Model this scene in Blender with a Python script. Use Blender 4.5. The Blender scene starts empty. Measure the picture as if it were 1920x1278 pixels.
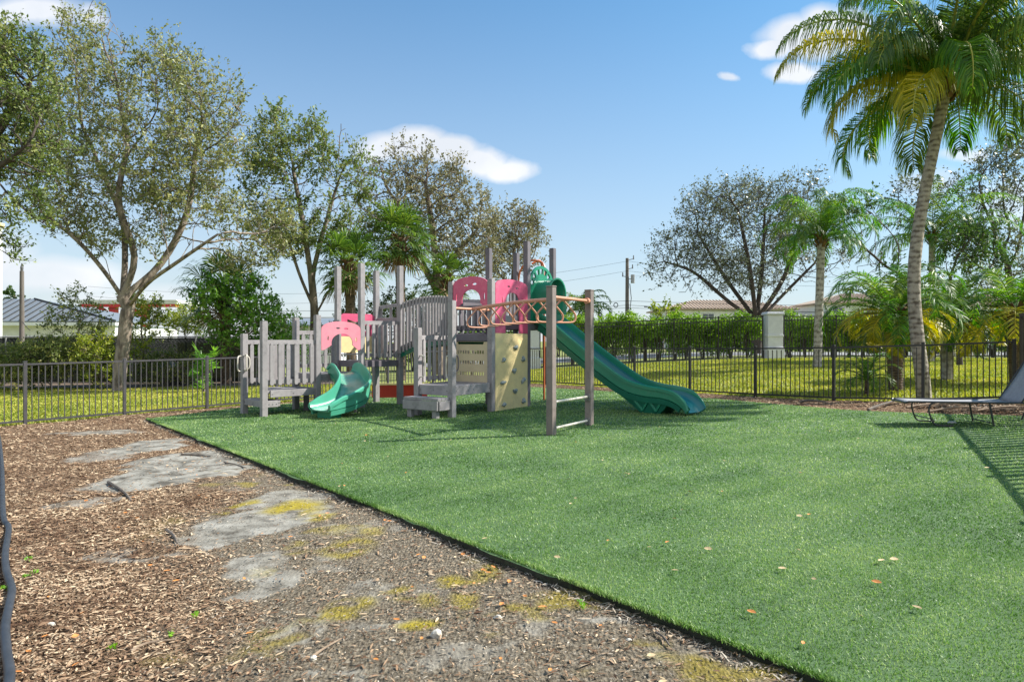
import bpy, bmesh, math, random
import numpy as np
from mathutils import Vector, Matrix
R = math.radians
PI = math.pi
C = bpy.context.scene.collection
S = bpy.context.scene

# ------------------------------------------------------------------ camera, sky, sun, exposure
CAMZ = 1.47
F = 1300.0
cd = bpy.data.cameras.new('camera'); cam = bpy.data.objects.new('camera', cd); C.objects.link(cam)
cd.sensor_width = 36; cd.lens = F / 1920 * 36; cd.clip_start = 0.05; cd.clip_end = 2000
cam.location = (0, 0, CAMZ); cam.rotation_euler = (R(90), 0, 0)
S.camera = cam
SUN_EL, SUN_AZ = 42.0, 9.0          # azimuth measured from +X towards +Y
sd = bpy.data.lights.new('sun', 'SUN'); so = bpy.data.objects.new('sun', sd); C.objects.link(so)
sd.energy = 4.3; sd.angle = R(0.53); sd.color = (1.0, 0.955, 0.88)
tosun = Vector((math.cos(R(SUN_EL)) * math.cos(R(SUN_AZ)), math.cos(R(SUN_EL)) * math.sin(R(SUN_AZ)), math.sin(R(SUN_EL))))
so.rotation_euler = tosun.to_track_quat('Z', 'Y').to_euler()
so.location = (20, 5, 30)
S.view_settings.view_transform = 'Standard'; S.view_settings.look = 'None'
S.view_settings.gamma = 1; S.view_settings.exposure = 1.06
S.cycles.max_bounces = 6; S.cycles.diffuse_bounces = 3; S.cycles.glossy_bounces = 2
S.cycles.transparent_max_bounces = 8; S.cycles.transmission_bounces = 3
S.cycles.sample_clamp_indirect = 6

def world():
    w = bpy.data.worlds.new('World'); S.world = w; w.use_nodes = True
    nt = w.node_tree; nt.nodes.clear(); N = nt.nodes.new; L = nt.links.new
    out = N('ShaderNodeOutputWorld'); bg = N('ShaderNodeBackground'); sky = N('ShaderNodeTexSky')
    sky.sky_type = 'NISHITA'; sky.sun_disc = False; sky.sun_elevation = R(SUN_EL); sky.sun_rotation = R(90 - SUN_AZ)
    sky.altitude = 0; sky.air_density = 1.0; sky.dust_density = 1.0; sky.ozone_density = 1.4
    tc = N('ShaderNodeTexCoord'); sep = N('ShaderNodeSeparateXYZ'); L(tc.outputs['Generated'], sep.inputs[0])
    def M(op, a, b=None, c=None, clamp=False):
        n = N('ShaderNodeMath'); n.operation = op; n.use_clamp = clamp
        for i, v in enumerate((a, b, c)):
            if v is None: continue
            if isinstance(v, (int, float)): n.inputs[i].default_value = v
            else: L(v, n.inputs[i])
        return n.outputs[0]
    yy = M('MAXIMUM', sep.outputs['Y'], 0.08)
    n1 = N('ShaderNodeTexNoise'); n1.inputs['Scale'].default_value = 13; n1.inputs['Detail'].default_value = 8; n1.inputs['Roughness'].default_value = .55
    L(tc.outputs['Generated'], n1.inputs['Vector'])
    n2 = N('ShaderNodeTexNoise'); n2.inputs['Scale'].default_value = 7; n2.inputs['Detail'].default_value = 6
    mp = N('ShaderNodeMapping'); mp.inputs['Location'].default_value = (5, 3, 9); L(tc.outputs['Generated'], mp.inputs[0]); L(mp.outputs[0], n2.inputs['Vector'])
    wu = M('MULTIPLY', M('SUBTRACT', n1.outputs['Fac'], .5), .075)
    wv = M('MULTIPLY', M('SUBTRACT', n2.outputs['Fac'], .5), .06)
    u = M('ADD', M('DIVIDE', sep.outputs['X'], yy), wu)
    v = M('ADD', M('DIVIDE', sep.outputs['Z'], yy), wv)
    blobs = [(778, 276, 80, 34, 1), (845, 292, 75, 34, 1), (950, 320, 58, 21, 1), (900, 308, 60, 28, 1), (715, 285, 58, 32, .9),
             (1500, 74, 84, 42, 1), (1550, 50, 60, 38, 1), (1440, 98, 44, 20, 1), (1478, 140, 50, 20, 1), (1600, 60, 60, 50, 1), (1365, 153, 18, 10, .7),
             (1800, 292, 55, 16, .6), (60, 20, 110, 34, .8), (170, 22, 40, 24, .6),
             (90, 520, 170, 42, .75), (-60, 500, 150, 70, .8), (250, 560, 200, 30, .5), (1750, 350, 90, 40, .5), (620, 560, 130, 40, .3), (1900, 380, 90, 60, .5)]
    acc = None
    for (px, py, rx, ry, a) in blobs:
        du = M('DIVIDE', M('SUBTRACT', u, (px - 960) / F), rx / F)
        dv = M('DIVIDE', M('SUBTRACT', v, (639 - py) / F), ry / F)
        d = M('SQRT', M('ADD', M('MULTIPLY', du, du), M('MULTIPLY', dv, dv)))
        m = M('MULTIPLY', M('SUBTRACT', 1.32, d, clamp=False), 1.15 * a)
        m = M('MINIMUM', m, a)
        acc = m if acc is None else M('MAXIMUM', acc, m)
    acc = M('MAXIMUM', acc, 0.0)
    den = M('SUBTRACT', M('MULTIPLY', acc, 1.5), M('MULTIPLY', n1.outputs['Fac'], .62), clamp=True)
    den = M('SMOOTH_MIN', den, .93, .1)
    front = M('GREATER_THAN', sep.outputs['Y'], .1)
    den = M('MULTIPLY', den, front, clamp=True)
    # unseen broken cloud, added behind the viewer and overhead to lift the fill light
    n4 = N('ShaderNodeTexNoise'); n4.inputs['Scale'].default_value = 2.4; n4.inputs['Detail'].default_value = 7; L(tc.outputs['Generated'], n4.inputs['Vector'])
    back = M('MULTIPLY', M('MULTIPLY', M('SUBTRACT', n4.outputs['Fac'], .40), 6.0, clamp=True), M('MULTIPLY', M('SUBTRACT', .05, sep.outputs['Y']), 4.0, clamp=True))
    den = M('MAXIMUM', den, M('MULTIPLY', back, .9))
    tint = N('ShaderNodeMix'); tint.data_type = 'RGBA'; tint.blend_type = 'MULTIPLY'; tint.inputs[0].default_value = 1
    L(sky.outputs[0], tint.inputs[6]); tint.inputs[7].default_value = (0.12, 0.545, 0.74, 1)
    hz = M('MULTIPLY', M('POWER', M('SUBTRACT', 1.0, M('MAXIMUM', sep.outputs['Z'], 0.0), clamp=True), 3.0), .9)
    hm = N('ShaderNodeMix'); hm.data_type = 'RGBA'; L(hz, hm.inputs[0]); L(tint.outputs[2], hm.inputs[6]); hm.inputs[7].default_value = (3.55, 3.5, 3.55, 1)
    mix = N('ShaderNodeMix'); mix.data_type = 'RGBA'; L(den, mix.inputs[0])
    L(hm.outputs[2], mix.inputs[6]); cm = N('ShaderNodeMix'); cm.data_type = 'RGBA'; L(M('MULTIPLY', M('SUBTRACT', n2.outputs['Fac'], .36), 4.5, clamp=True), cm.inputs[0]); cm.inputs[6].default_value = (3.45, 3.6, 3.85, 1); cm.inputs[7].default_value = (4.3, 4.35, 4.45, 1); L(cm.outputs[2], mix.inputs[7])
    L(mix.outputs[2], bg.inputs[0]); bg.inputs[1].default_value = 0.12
    L(bg.outputs[0], out.inputs[0])
world()

# ------------------------------------------------------------------ helpers
rng = np.random.default_rng(7); random.seed(7)
def sstep(a, b, x):
    t = np.clip((x - a) / (b - a), 0, 1); return t * t * (3 - 2 * t)
def gz(x, y):
    x = np.asarray(x, float); y = np.asarray(y, float)
    z = .0177 * np.clip(x, -14, 14) + .025 * np.clip(x - 6.5, 0, 4) + sstep(17, 34, y) * sstep(-2, 8, x) * .27
    return z if z.ndim else float(z)
def gnd(px, py):                       # ground point seen at a pixel of the photograph (used to survey positions)
    Y = 15.0
    for _ in range(40):
        X = (px - 960) / F * Y; Y = .5 * Y + .5 * min(200, F * (CAMZ - gz(X, Y)) / max(py - 639, 3))
    return ((px - 960) / F * Y, Y)
def W(px, py, Y): return Vector(((px - 960) / F * Y, Y, CAMZ + (639 - py) / F * Y))

_perm = np.random.default_rng(3).random((256, 256))
def vnoise(x, y, s=1.0, seed=0):
    x = np.asarray(x) * s + 37.3 * seed + 500; y = np.asarray(y) * s + 17.7 * seed + 500
    xi = np.floor(x).astype(int); yi = np.floor(y).astype(int); fx = x - xi; fy = y - yi
    fx = fx * fx * (3 - 2 * fx); fy = fy * fy * (3 - 2 * fy)
    p = lambda i, j: _perm[i % 256, j % 256]
    return (p(xi, yi) * (1 - fx) + p(xi + 1, yi) * fx) * (1 - fy) + (p(xi, yi + 1) * (1 - fx) + p(xi + 1, yi + 1) * fx) * fy
def fbm(x, y, s=1.0, seed=0, o=4):
    r = 0; a = .5
    for k in range(o):
        r = r + a * vnoise(x, y, s * 2 ** k, seed + k); a *= .5
    return r / (1 - .5 ** o)

def tag(o, label=None, cat=None, group=None, kind=None):
    if label: o['label'] = label
    if cat: o['category'] = cat
    if group: o['group'] = group
    if kind: o['kind'] = kind
    return o
def thing(name, loc, label, cat, group=None):
    o = bpy.data.objects.new(name, None); C.objects.link(o); o.location = loc; o.empty_display_size = .2
    return tag(o, label, cat, group)
def wloc(o):
    v = Vector((0, 0, 0))
    while o is not None: v += o.location; o = o.parent
    return v

def raw_mesh(name, V, Fc, mats, parent=None, attrs=None, smooth=False, midx=None):
    """V (n,3) world coordinates; Fc (m,k) uniform polygons or a list of arrays"""
    V = np.asarray(V, np.float32).reshape(-1, 3)
    if parent is not None: V = V - np.array(wloc(parent), np.float32)
    me = bpy.data.meshes.new(name)
    if isinstance(Fc, np.ndarray): Fc = [Fc]
    Fc = [f for f in Fc if len(f)]
    tot = [f.shape[1] for f in Fc]; cnt = [len(f) for f in Fc]
    loops = np.concatenate([f.ravel() for f in Fc]).astype(np.int32)
    sizes = np.concatenate([np.full(c, t) for c, t in zip(cnt, tot)])
    starts = np.concatenate([[0], np.cumsum(sizes)[:-1]]).astype(np.int32)
    me.vertices.add(len(V)); me.vertices.foreach_set('co', V.ravel())
    me.loops.add(len(loops)); me.loops.foreach_set('vertex_index', loops)
    me.polygons.add(len(sizes)); me.polygons.foreach_set('loop_start', starts)
    if midx is not None: me.polygons.foreach_set('material_index', np.asarray(midx, np.int32))
    if smooth: me.polygons.foreach_set('use_smooth', np.ones(len(sizes), bool))
    me.update(calc_edges=True); me.validate()
    for k, a in (attrs or {}).items():
        at = me.attributes.new(k, 'FLOAT', 'POINT'); at.data.foreach_set('value', np.asarray(a, np.float32))
    for m in (mats if isinstance(mats, (list, tuple)) else [mats]): me.materials.append(m)
    o = bpy.data.objects.new(name, me); C.objects.link(o)
    if parent is not None: o.parent = parent
    return o

class MB:
    def __init__(s): s.v = []; s.f = []; s.m = []; s.cur = 0
    def add(s, vs, fs):
        b = len(s.v); s.v += [tuple(v) for v in vs]
        for f in fs: s.f.append(tuple(i + b for i in f)); s.m.append(s.cur)
    def obox(s, c, ex, ey, ez):        # centre and three half-axis vectors
        c, ex, ey, ez = map(Vector, (c, ex, ey, ez)); vs = []
        for k in (-1, 1):
            for j in (-1, 1):
                for i in (-1, 1): vs.append(c + ex * i + ey * j + ez * k)
        s.add(vs, [(0, 2, 3, 1), (4, 5, 7, 6), (0, 1, 5, 4), (2, 6, 7, 3), (0, 4, 6, 2), (1, 3, 7, 5)])
    def box(s, x0, x1, y0, y1, z0, z1):
        s.obox(((x0 + x1) / 2, (y0 + y1) / 2, (z0 + z1) / 2), ((x1 - x0) / 2, 0, 0), (0, (y1 - y0) / 2, 0), (0, 0, (z1 - z0) / 2))
    def beam(s, p, q, w, h, up=(0, 0, 1)):   # box from p to q, w sideways and h along up
        p, q, up = Vector(p), Vector(q), Vector(up); d = (q - p)
        if d.length < 1e-6: return
        side = d.cross(up)
        if side.length < 1e-6: side = Vector((1, 0, 0))
        side.normalize(); u2 = side.cross(d).normalized()
        s.obox((p + q) / 2, d / 2, side * w / 2, u2 * h / 2)
    def tube(s, pts, r, n=8, closed=False, caps=True):
        pts = [Vector(p) for p in pts]; m = len(pts); rr = r if isinstance(r, (list, tuple, np.ndarray)) else [r] * m
        nrm = None; rings = []
        for i, p in enumerate(pts):
            if closed: t = pts[(i + 1) % m] - pts[i - 1]
            else: t = pts[min(i + 1, m - 1)] - pts[max(i - 1, 0)]
            if t.length < 1e-9: t = Vector((0, 0, 1))
            t.normalize()
            if nrm is None: nrm = t.orthogonal().normalized()
            else:
                nrm = nrm - t * nrm.dot(t)
                nrm = nrm.normalized() if nrm.length > 1e-6 else t.orthogonal().normalized()
            b = t.cross(nrm); rings.append([p + (nrm * math.cos(2 * PI * k / n) + b * math.sin(2 * PI * k / n)) * rr[i] for k in range(n)])
        vs = [v for ring in rings for v in ring]; fs = []
        for i in range(m if closed else m - 1):
            a = i * n; c = ((i + 1) % m) * n
            for k in range(n): fs.append((a + k, a + (k + 1) % n, c + (k + 1) % n, c + k))
        if caps and not closed:
            fs.append(tuple(range(n - 1, -1, -1))); fs.append(tuple(range((m - 1) * n, m * n)))
        s.add(vs, fs)
    def build(s, name, mats, parent=None, bevel=0, smooth=False, segs=2):
        me = bpy.data.meshes.new(name); off = wloc(parent) if parent is not None else Vector((0, 0, 0))
        me.from_pydata([(x - off.x, y - off.y, z - off.z) for x, y, z in s.v], [], s.f)
        for m in (mats if isinstance(mats, (list, tuple)) else [mats]): me.materials.append(m)
        me.polygons.foreach_set('material_index', s.m)
        if smooth: me.polygons.foreach_set('use_smooth', [True] * len(s.f))
        me.update(); o = bpy.data.objects.new(name, me); C.objects.link(o)
        if parent is not None: o.parent = parent
        if bevel:
            b = o.modifiers.new('bevel', 'BEVEL'); b.width = bevel; b.segments = segs; b.limit_method = 'ANGLE'; b.angle_limit = R(50)
            me.polygons.foreach_set('use_smooth', [True] * len(s.f))
            b.harden_normals = True
        if smooth and not bevel:
            try: me.set_sharp_from_angle(angle=R(42))
            except Exception: pass
        return o

def bez(pts, n=8, closed=False):       # Catmull-Rom through points
    P = [Vector(p) for p in pts]; out = []
    m = len(P)
    for i in range(m if closed else m - 1):
        p0 = P[i - 1] if (i > 0 or closed) else P[0] * 2 - P[1]
        p1 = P[i]; p2 = P[(i + 1) % m]; p3 = P[(i + 2) % m] if (i + 2 < m or closed) else P[-1] * 2 - P[-2]
        for k in range(n):
            t = k / n
            out.append(.5 * ((2 * p1) + (p2 - p0) * t + (2 * p0 - 5 * p1 + 4 * p2 - p3) * t * t + (3 * p1 - p0 - 3 * p2 + p3) * t ** 3))
    if not closed: out.append(P[-1].copy())
    return out

# ------------------------------------------------------------------ materials
def mat(name, col, rough=.6, col2=None, scale=6., bump=0., bscale=60., metal=0., spec=.5, detail=5, streak=None, contrast=(.35, .65), dirt=None, aniso=(1, 1, 1)):
    m = bpy.data.materials.new(name); m.use_nodes = True; nt = m.node_tree; N = nt.nodes.new; L = nt.links.new
    p = nt.nodes['Principled BSDF']; p.inputs['Roughness'].default_value = rough; p.inputs['Metallic'].default_value = metal
    p.inputs['Specular IOR Level'].default_value = spec
    tc = N('ShaderNodeTexCoord'); mp = N('ShaderNodeMapping'); mp.inputs['Scale'].default_value = aniso; L(tc.outputs['Object'], mp.inputs[0])
    n = N('ShaderNodeTexNoise'); n.inputs['Scale'].default_value = scale; n.inputs['Detail'].default_value = detail; n.inputs['Roughness'].default_value = .6
    L(mp.outputs[0], n.inputs['Vector'])
    mr = N('ShaderNodeMapRange'); L(n.outputs['Fac'], mr.inputs[0]); mr.inputs[1].default_value = contrast[0]; mr.inputs[2].default_value = contrast[1]
    mx = N('ShaderNodeMix'); mx.data_type = 'RGBA'; L(mr.outputs[0], mx.inputs[0])
    c2 = col2 or tuple(c * .8 for c in col)
    mx.inputs[6].default_value = (*col, 1); mx.inputs[7].default_value = (*c2, 1)
    last = mx.outputs[2]
    if dirt:
        n3 = N('ShaderNodeTexNoise'); n3.inputs['Scale'].default_value = dirt[1]; n3.inputs['Detail'].default_value = 8; n3.inputs['Roughness'].default_value = .7
        L(tc.outputs['Object'], n3.inputs['Vector'])
        r3 = N('ShaderNodeMapRange'); L(n3.outputs['Fac'], r3.inputs[0]); r3.inputs[1].default_value = .5; r3.inputs[2].default_value = .72; r3.inputs[4].default_value = dirt[2]
        m3 = N('ShaderNodeMix'); m3.data_type = 'RGBA'; L(r3.outputs[0], m3.inputs[0]); L(last, m3.inputs[6]); m3.inputs[7].default_value = (*dirt[0], 1); last = m3.outputs[2]
    L(last, p.inputs['Base Color'])
    if bump:
        n2 = N('ShaderNodeTexNoise'); n2.inputs['Scale'].default_value = bscale; n2.inputs['Detail'].default_value = 4; L(mp.outputs[0], n2.inputs['Vector'])
        b = N('ShaderNodeBump'); b.inputs['Strength'].default_value = bump; b.inputs['Distance'].default_value = .01; L(n2.outputs['Fac'], b.inputs['Height']); L(b.outputs[0], p.inputs['Normal'])
    return m

def leaf_mat(name, c_dark, c_mid, c_light, trans=.35, rough=.5, nscale=1.2, spec=.35):
    if 'oak' in name or 'frond' in name or 'leaves' in name: c_dark, c_mid, c_light = [tuple(min(.75, v * 1.18) for v in c_) for c_ in (c_dark, c_mid, c_light)]
    m = bpy.data.materials.new(name); m.use_nodes = True; nt = m.node_tree; N = nt.nodes.new; L = nt.links.new
    p = nt.nodes['Principled BSDF']; out = nt.nodes['Material Output']
    p.inputs['Roughness'].default_value = rough; p.inputs['Specular IOR Level'].default_value = spec
    at = N('ShaderNodeAttribute'); at.attribute_name = 'rnd'
    tc = N('ShaderNodeTexCoord'); n = N('ShaderNodeTexNoise'); n.inputs['Scale'].default_value = nscale; n.inputs['Detail'].default_value = 3; L(tc.outputs['Object'], n.inputs['Vector'])
    mr = N('ShaderNodeMapRange'); L(n.outputs['Fac'], mr.inputs[0]); mr.inputs[1].default_value = .3; mr.inputs[2].default_value = .7; mr.inputs[3].default_value = -.28; mr.inputs[4].default_value = .28
    ad = N('ShaderNodeMath'); ad.operation = 'ADD'; ad.use_clamp = True; L(at.outputs['Fac'], ad.inputs[0]); L(mr.outputs[0], ad.inputs[1])
    cr = N('ShaderNodeValToRGB'); e = cr.color_ramp.elements; e[0].color = (*c_dark, 1); e[1].color = (*c_light, 1); k = e.new(.5); k.color = (*c_mid, 1)
    L(ad.outputs[0], cr.inputs[0]); L(cr.outputs[0], p.inputs['Base Color'])
    t = N('ShaderNodeBsdfTranslucent'); hs = N('ShaderNodeHueSaturation'); hs.inputs['Saturation'].default_value = 1.15; hs.inputs['Value'].default_value = 1.5
    L(cr.outputs[0], hs.inputs['Color']); L(hs.outputs[0], t.inputs[0])
    ms = N('ShaderNodeMixShader'); ms.inputs[0].default_value = trans; L(p.outputs[0], ms.inputs[1]); L(t.outputs[0], ms.inputs[2]); L(ms.outputs[0], out.inputs[0])
    return m

LUM = (.235, .222, .235)
M = {}
M['lumber'] = mat('grey_plastic_lumber', (.345, .318, .315), .62, (.26, .238, .238), 3, .12, 90, dirt=((.10, .095, .095), 9, .55), aniso=(1, 1, .35))
M['lumber_dark'] = mat('dark_plastic_lumber', (.165, .145, .16), .6, (.12, .105, .12), 3, .1, 90)
M['lumber_brown'] = mat('brown_grey_lumber', (.25, .20, .175), .6, (.19, .15, .135), 4, .15, 70, dirt=((.09, .07, .065), 8, .5), aniso=(1, 1, .3))
M['pink'] = mat('pink_plastic', (.64, .095, .19), .42, (.56, .08, .165), 5, .04, 40, dirt=((.75, .30, .34), 6, .35))
M['pink_pale'] = mat('faded_pink_plastic', (.78, .27, .32), .45, (.70, .22, .28), 5, .04, 40)
M['beige'] = mat('beige_plastic', (.84, .67, .32), .55, (.74, .58, .29), 2.2, .06, 60, dirt=((.42, .33, .2), 5, .45))
M['slide'] = mat('green_plastic', (.022, .235, .13), .27, (.018, .20, .115), 2, .03, 12, dirt=((.06, .22, .15), 6, .4))
M['slide_mint'] = mat('mint_green_plastic', (.07, .35, .23), .32, (.055, .30, .195), 3, .03, 12, dirt=((.10, .28, .2), 6, .4))
M['slide_dark'] = mat('dark_green_plastic', (.014, .16, .095), .3, (.012, .125, .08), 2, .03, 12)
M['slide_sky_tint'] = mat('sky_tinted_plastic', (.014, .19, .20), .3, (.012, .15, .165), 2, .03, 12)  # green plastic with the blue sky reflection put into its colour
M['orange'] = mat('faded_orange_tube', (.62, .30, .19), .4, (.55, .24, .14), 7, .03, 40)
M['orange_pole'] = mat('orange_tube', (.62, .17, .05), .4, (.5, .12, .04), 7)
M['red'] = mat('red_plastic', (.62, .035, .02), .4, (.5, .03, .02), 6)
M['white_tube'] = mat('cream_tube', (.66, .6, .5), .4, (.55, .5, .42), 9)
M['hold'] = mat('grey_hold', (.34, .38, .37), .5, (.14, .18, .18), 14, .2, 60)
M['grey_metal'] = mat('grey_metal', (.42, .42, .41), .4, (.3, .3, .3), 12, metal=.3)
M['steel_clamp'] = mat('clamp_metal', (.25, .24, .23), .45, (.12, .12, .12), 20, metal=.5)
M['black_metal'] = mat('black_metal', (.018, .017, .018), .4, (.03, .027, .027), 12)
M['bronze_metal'] = mat('weathered_black_metal', (.075, .07, .072), .42, (.05, .046, .05), 8)
M['dark_wood'] = mat('dark_brown_metal', (.05, .035, .028), .5, (.035, .025, .02), 8)
M['sling'] = mat('grey_sling', (.33, .33, .345), .75, (.27, .27, .28), 25, .25, 400)
M['frame_dark'] = mat('dark_tube', (.035, .035, .04), .35, (.05, .05, .055), 14)
M['column'] = mat('white_stucco', (.70, .70, .73), .85, (.62, .62, .66), 3, .25, 120)
M['stucco'] = mat('pale_stucco', (.72, .71, .68), .9, (.64, .63, .6), 2, .2, 90)
M['roof_metal'] = mat('blue_grey_roof', (.27, .29, .31), .45, (.235, .255, .27), 3, metal=.35)
M['roof_tile'] = mat('clay_tile', (.46, .35, .26), .8, (.38, .28, .2), 5, .4, 10, dirt=((.2, .15, .11), 3, .4))
M['glass'] = mat('window_glass', (.06, .075, .09), .12, (.09, .11, .13), 2, spec=.8)
M['red_paint'] = mat('red_paint', (.62, .03, .025), .45, (.52, .03, .025), 4)
M['white_paint'] = mat('white_paint', (.78, .78, .77), .55, (.7, .7, .69), 4)
M['bark'] = mat('oak_bark', (.25, .19, .145), .9, (.10, .075, .06), 9, 1.0, 28, aniso=(1, 1, .35), contrast=(.42, .6))
M['bark_pale'] = mat('pale_bark', (.30, .245, .19), .9, (.115, .088, .068), 6, .9, 28, aniso=(1, 1, .35), contrast=(.42, .6))
M['bark_dark'] = mat('dark_bark', (.085, .065, .05), .9, (.05, .04, .03), 9, .9, 24, aniso=(1, 1, .4))
M['pole_wood'] = mat('weathered_pole_wood', (.20, .175, .15), .85, (.12, .10, .085), 5, .5, 40, aniso=(1, 1, .2))
M['fibre'] = mat('palm_fibre', (.20, .11, .05), .95, (.08, .045, .02), 14, 1, 40)
M['hose'] = mat('black_hose', (.045, .05, .06), .5, (.03, .033, .04), 10, .2, 120)
M['stick'] = mat('dry_stick', (.17, .14, .115), .9, (.09, .075, .06), 20, .6, 60)
M['dry'] = mat('dry_frond', (.34, .25, .17), .9, (.2, .14, .095), 10, .4, 50)
M['stone'] = mat('pale_stone', (.62, .58, .50), .85, (.42, .38, .31), 18, .8, 40)
M['grey_rock'] = mat('grey_rock', (.25, .245, .23), .9, (.16, .155, .145), 3, .9, 12)
M['wire'] = mat('wire', (.03, .03, .03), .6)
M['asphalt'] = mat('road_asphalt', (.26, .25, .245), .9, (.21, .205, .2), 1.5, .3, 60)
M['leaf_orange'] = mat('orange_leaf', (.62, .24, .05), .7, (.45, .17, .05), 60)
M['leaf_tan'] = mat('tan_leaf', (.55, .42, .23), .7, (.4, .28, .15), 60)
M['screen'] = mat('dark_screen', (.02, .025, .02), .9)

OAK = leaf_mat('oak_leaves', (.07, .09, .028), (.185, .205, .07), (.38, .36, .15), .3, .45)
OAKG = leaf_mat('green_oak_leaves', (.055, .085, .02), (.13, .175, .045), (.29, .30, .10), .35, .45)
OAKB = leaf_mat('brownish_oak_leaves', (.075, .075, .036), (.17, .16, .078), (.33, .29, .155), .25, .5)
OAKD = leaf_mat('dark_oak_leaves', (.05, .06, .035), (.12, .135, .075), (.24, .25, .14), .2, .4)
GREEN = leaf_mat('bright_shrub_leaves', (.055, .14, .02), (.14, .29, .045), (.30, .46, .09), .4, .4)
OLIVE = leaf_mat('olive_shrub_leaves', (.055, .08, .02), (.14, .18, .045), (.36, .34, .10), .35, .5)
YELG = leaf_mat('yellow_green_leaves', (.09, .13, .02), (.22, .27, .035), (.42, .42, .07), .4, .5)
HEDGE = leaf_mat('hedge_leaves', (.05, .10, .015), (.16, .27, .035), (.36, .46, .08), .4, .45)
DKGREEN = leaf_mat('dark_green_leaves', (.02, .045, .012), (.045, .085, .02), (.09, .14, .035), .3, .45)
FROND = leaf_mat('palm_frond_green', (.035, .075, .018), (.08, .14, .028), (.22, .27, .055), .35, .42, .8, .4)
FRONDY = leaf_mat('palm_frond_yellow', (.14, .16, .02), (.36, .33, .035), (.62, .48, .06), .4, .4, .8)
FRONDB = leaf_mat('palm_frond_bright', (.03, .085, .012), (.07, .17, .022), (.22, .32, .05), .45, .45, .8)
FRONDD = leaf_mat('palm_frond_dead', (.14, .09, .045), (.27, .17, .09), (.4, .28, .15), .2, .6, .8)
BLADE = leaf_mat('turf_blades', (.038, .10, .016), (.155, .285, .066), (.44, .54, .22), .3, .45, .7, .45)
LAWN = leaf_mat('lawn_blades', (.14, .19, .025), (.32, .34, .05), (.52, .48, .11), .3, .6, .5)

def trunk_mat(name, c1, c2, rings=9., bump=.8):
    m = bpy.data.materials.new(name); m.use_nodes = True; nt = m.node_tree; N = nt.nodes.new; L = nt.links.new
    p = nt.nodes['Principled BSDF']; p.inputs['Roughness'].default_value = .9
    tc = N('ShaderNodeTexCoord'); wv = N('ShaderNodeTexWave'); wv.wave_type = 'BANDS'; wv.bands_direction = 'Z'; wv.inputs['Scale'].default_value = rings * .32
    wv.inputs['Distortion'].default_value = 3.5; wv.inputs['Detail'].default_value = 3; wv.inputs['Detail Scale'].default_value = 1.2; L(tc.outputs['Object'], wv.inputs[0])
    n = N('ShaderNodeTexNoise'); n.inputs['Scale'].default_value = 9; n.inputs['Detail'].default_value = 8; L(tc.outputs['Object'], n.inputs[0])
    a = N('ShaderNodeMath'); a.operation = 'MULTIPLY_ADD'; L(wv.outputs['Fac'], a.inputs[0]); a.inputs[1].default_value = .16; L(n.outputs['Fac'], a.inputs[2])
    mr = N('ShaderNodeMapRange'); L(a.outputs[0], mr.inputs[0]); mr.inputs[1].default_value = .40; mr.inputs[2].default_value = .66
    mx = N('ShaderNodeMix'); mx.data_type = 'RGBA'; L(mr.outputs[0], mx.inputs[0]); mx.inputs[6].default_value = (*c2, 1); mx.inputs[7].default_value = (*c1, 1)
    L(mx.outputs[2], p.inputs['Base Color'])
    b = N('ShaderNodeBump'); b.inputs['Strength'].default_value = bump; b.inputs['Distance'].default_value = .03; L(a.outputs[0], b.inputs['Height']); L(b.outputs[0], p.inputs['Normal'])
    return m
M['midrib'] = mat('palm_midrib', (.40, .36, .05), .45, (.30, .33, .06), 3)
M['palm_trunk'] = trunk_mat('ringed_palm_trunk', (.36, .31, .245), (.11, .085, .06))
M['palm_trunk2'] = trunk_mat('smooth_palm_trunk', (.42, .38, .33), (.16, .135, .11), 5, .4)
M['palm_dark'] = trunk_mat('dark_palm_trunk', (.15, .10, .065), (.04, .028, .02), 16, 1)

# ------------------------------------------------------------------ ground
def ax(lo, hi, fine_lo, fine_hi, fs, cs):
    a = list(np.arange(fine_lo, fine_hi + 1e-6, fs)); x = fine_lo; st = fs
    while x > lo: st = min(cs, st * 1.35); x -= st; a.insert(0, x)
    x = fine_hi; st = fs
    while x < hi: st = min(cs, st * 1.35); x += st; a.append(x)
    return np.array(a)
def grid_mesh(name, xs, ys, zf, m, keep=None, attrf=None, parent=None, smooth=True):
    X, Y = np.meshgrid(xs, ys); Z = zf(X, Y); nx, ny = len(xs), len(ys)
    V = np.stack([X, Y, Z], -1).reshape(-1, 3)
    i = np.arange(nx * ny).reshape(ny, nx)
    Q = np.stack([i[:-1, :-1], i[:-1, 1:], i[1:, 1:], i[1:, :-1]], -1).reshape(-1, 4)
    if keep is not None:
        c = V[Q].mean(1); Q = Q[keep(c[:, 0], c[:, 1])]
        u, inv = np.unique(Q, return_inverse=True); V = V[u]; Q = inv.reshape(-1, 4)
    at = attrf(V[:, 0], V[:, 1]) if attrf else None
    return raw_mesh(name, V, Q, m, parent, at, smooth)
def inpoly(x, y, P):
    c = np.zeros(np.shape(x), bool); n = len(P)
    for i in range(n):
        x1, y1 = P[i]; x2, y2 = P[(i + 1) % n]
        c ^= ((y1 > y) != (y2 > y)) & (x < (x2 - x1) * (y - y1) / (y2 - y1 + 1e-12) + x1)
    return c
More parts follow.
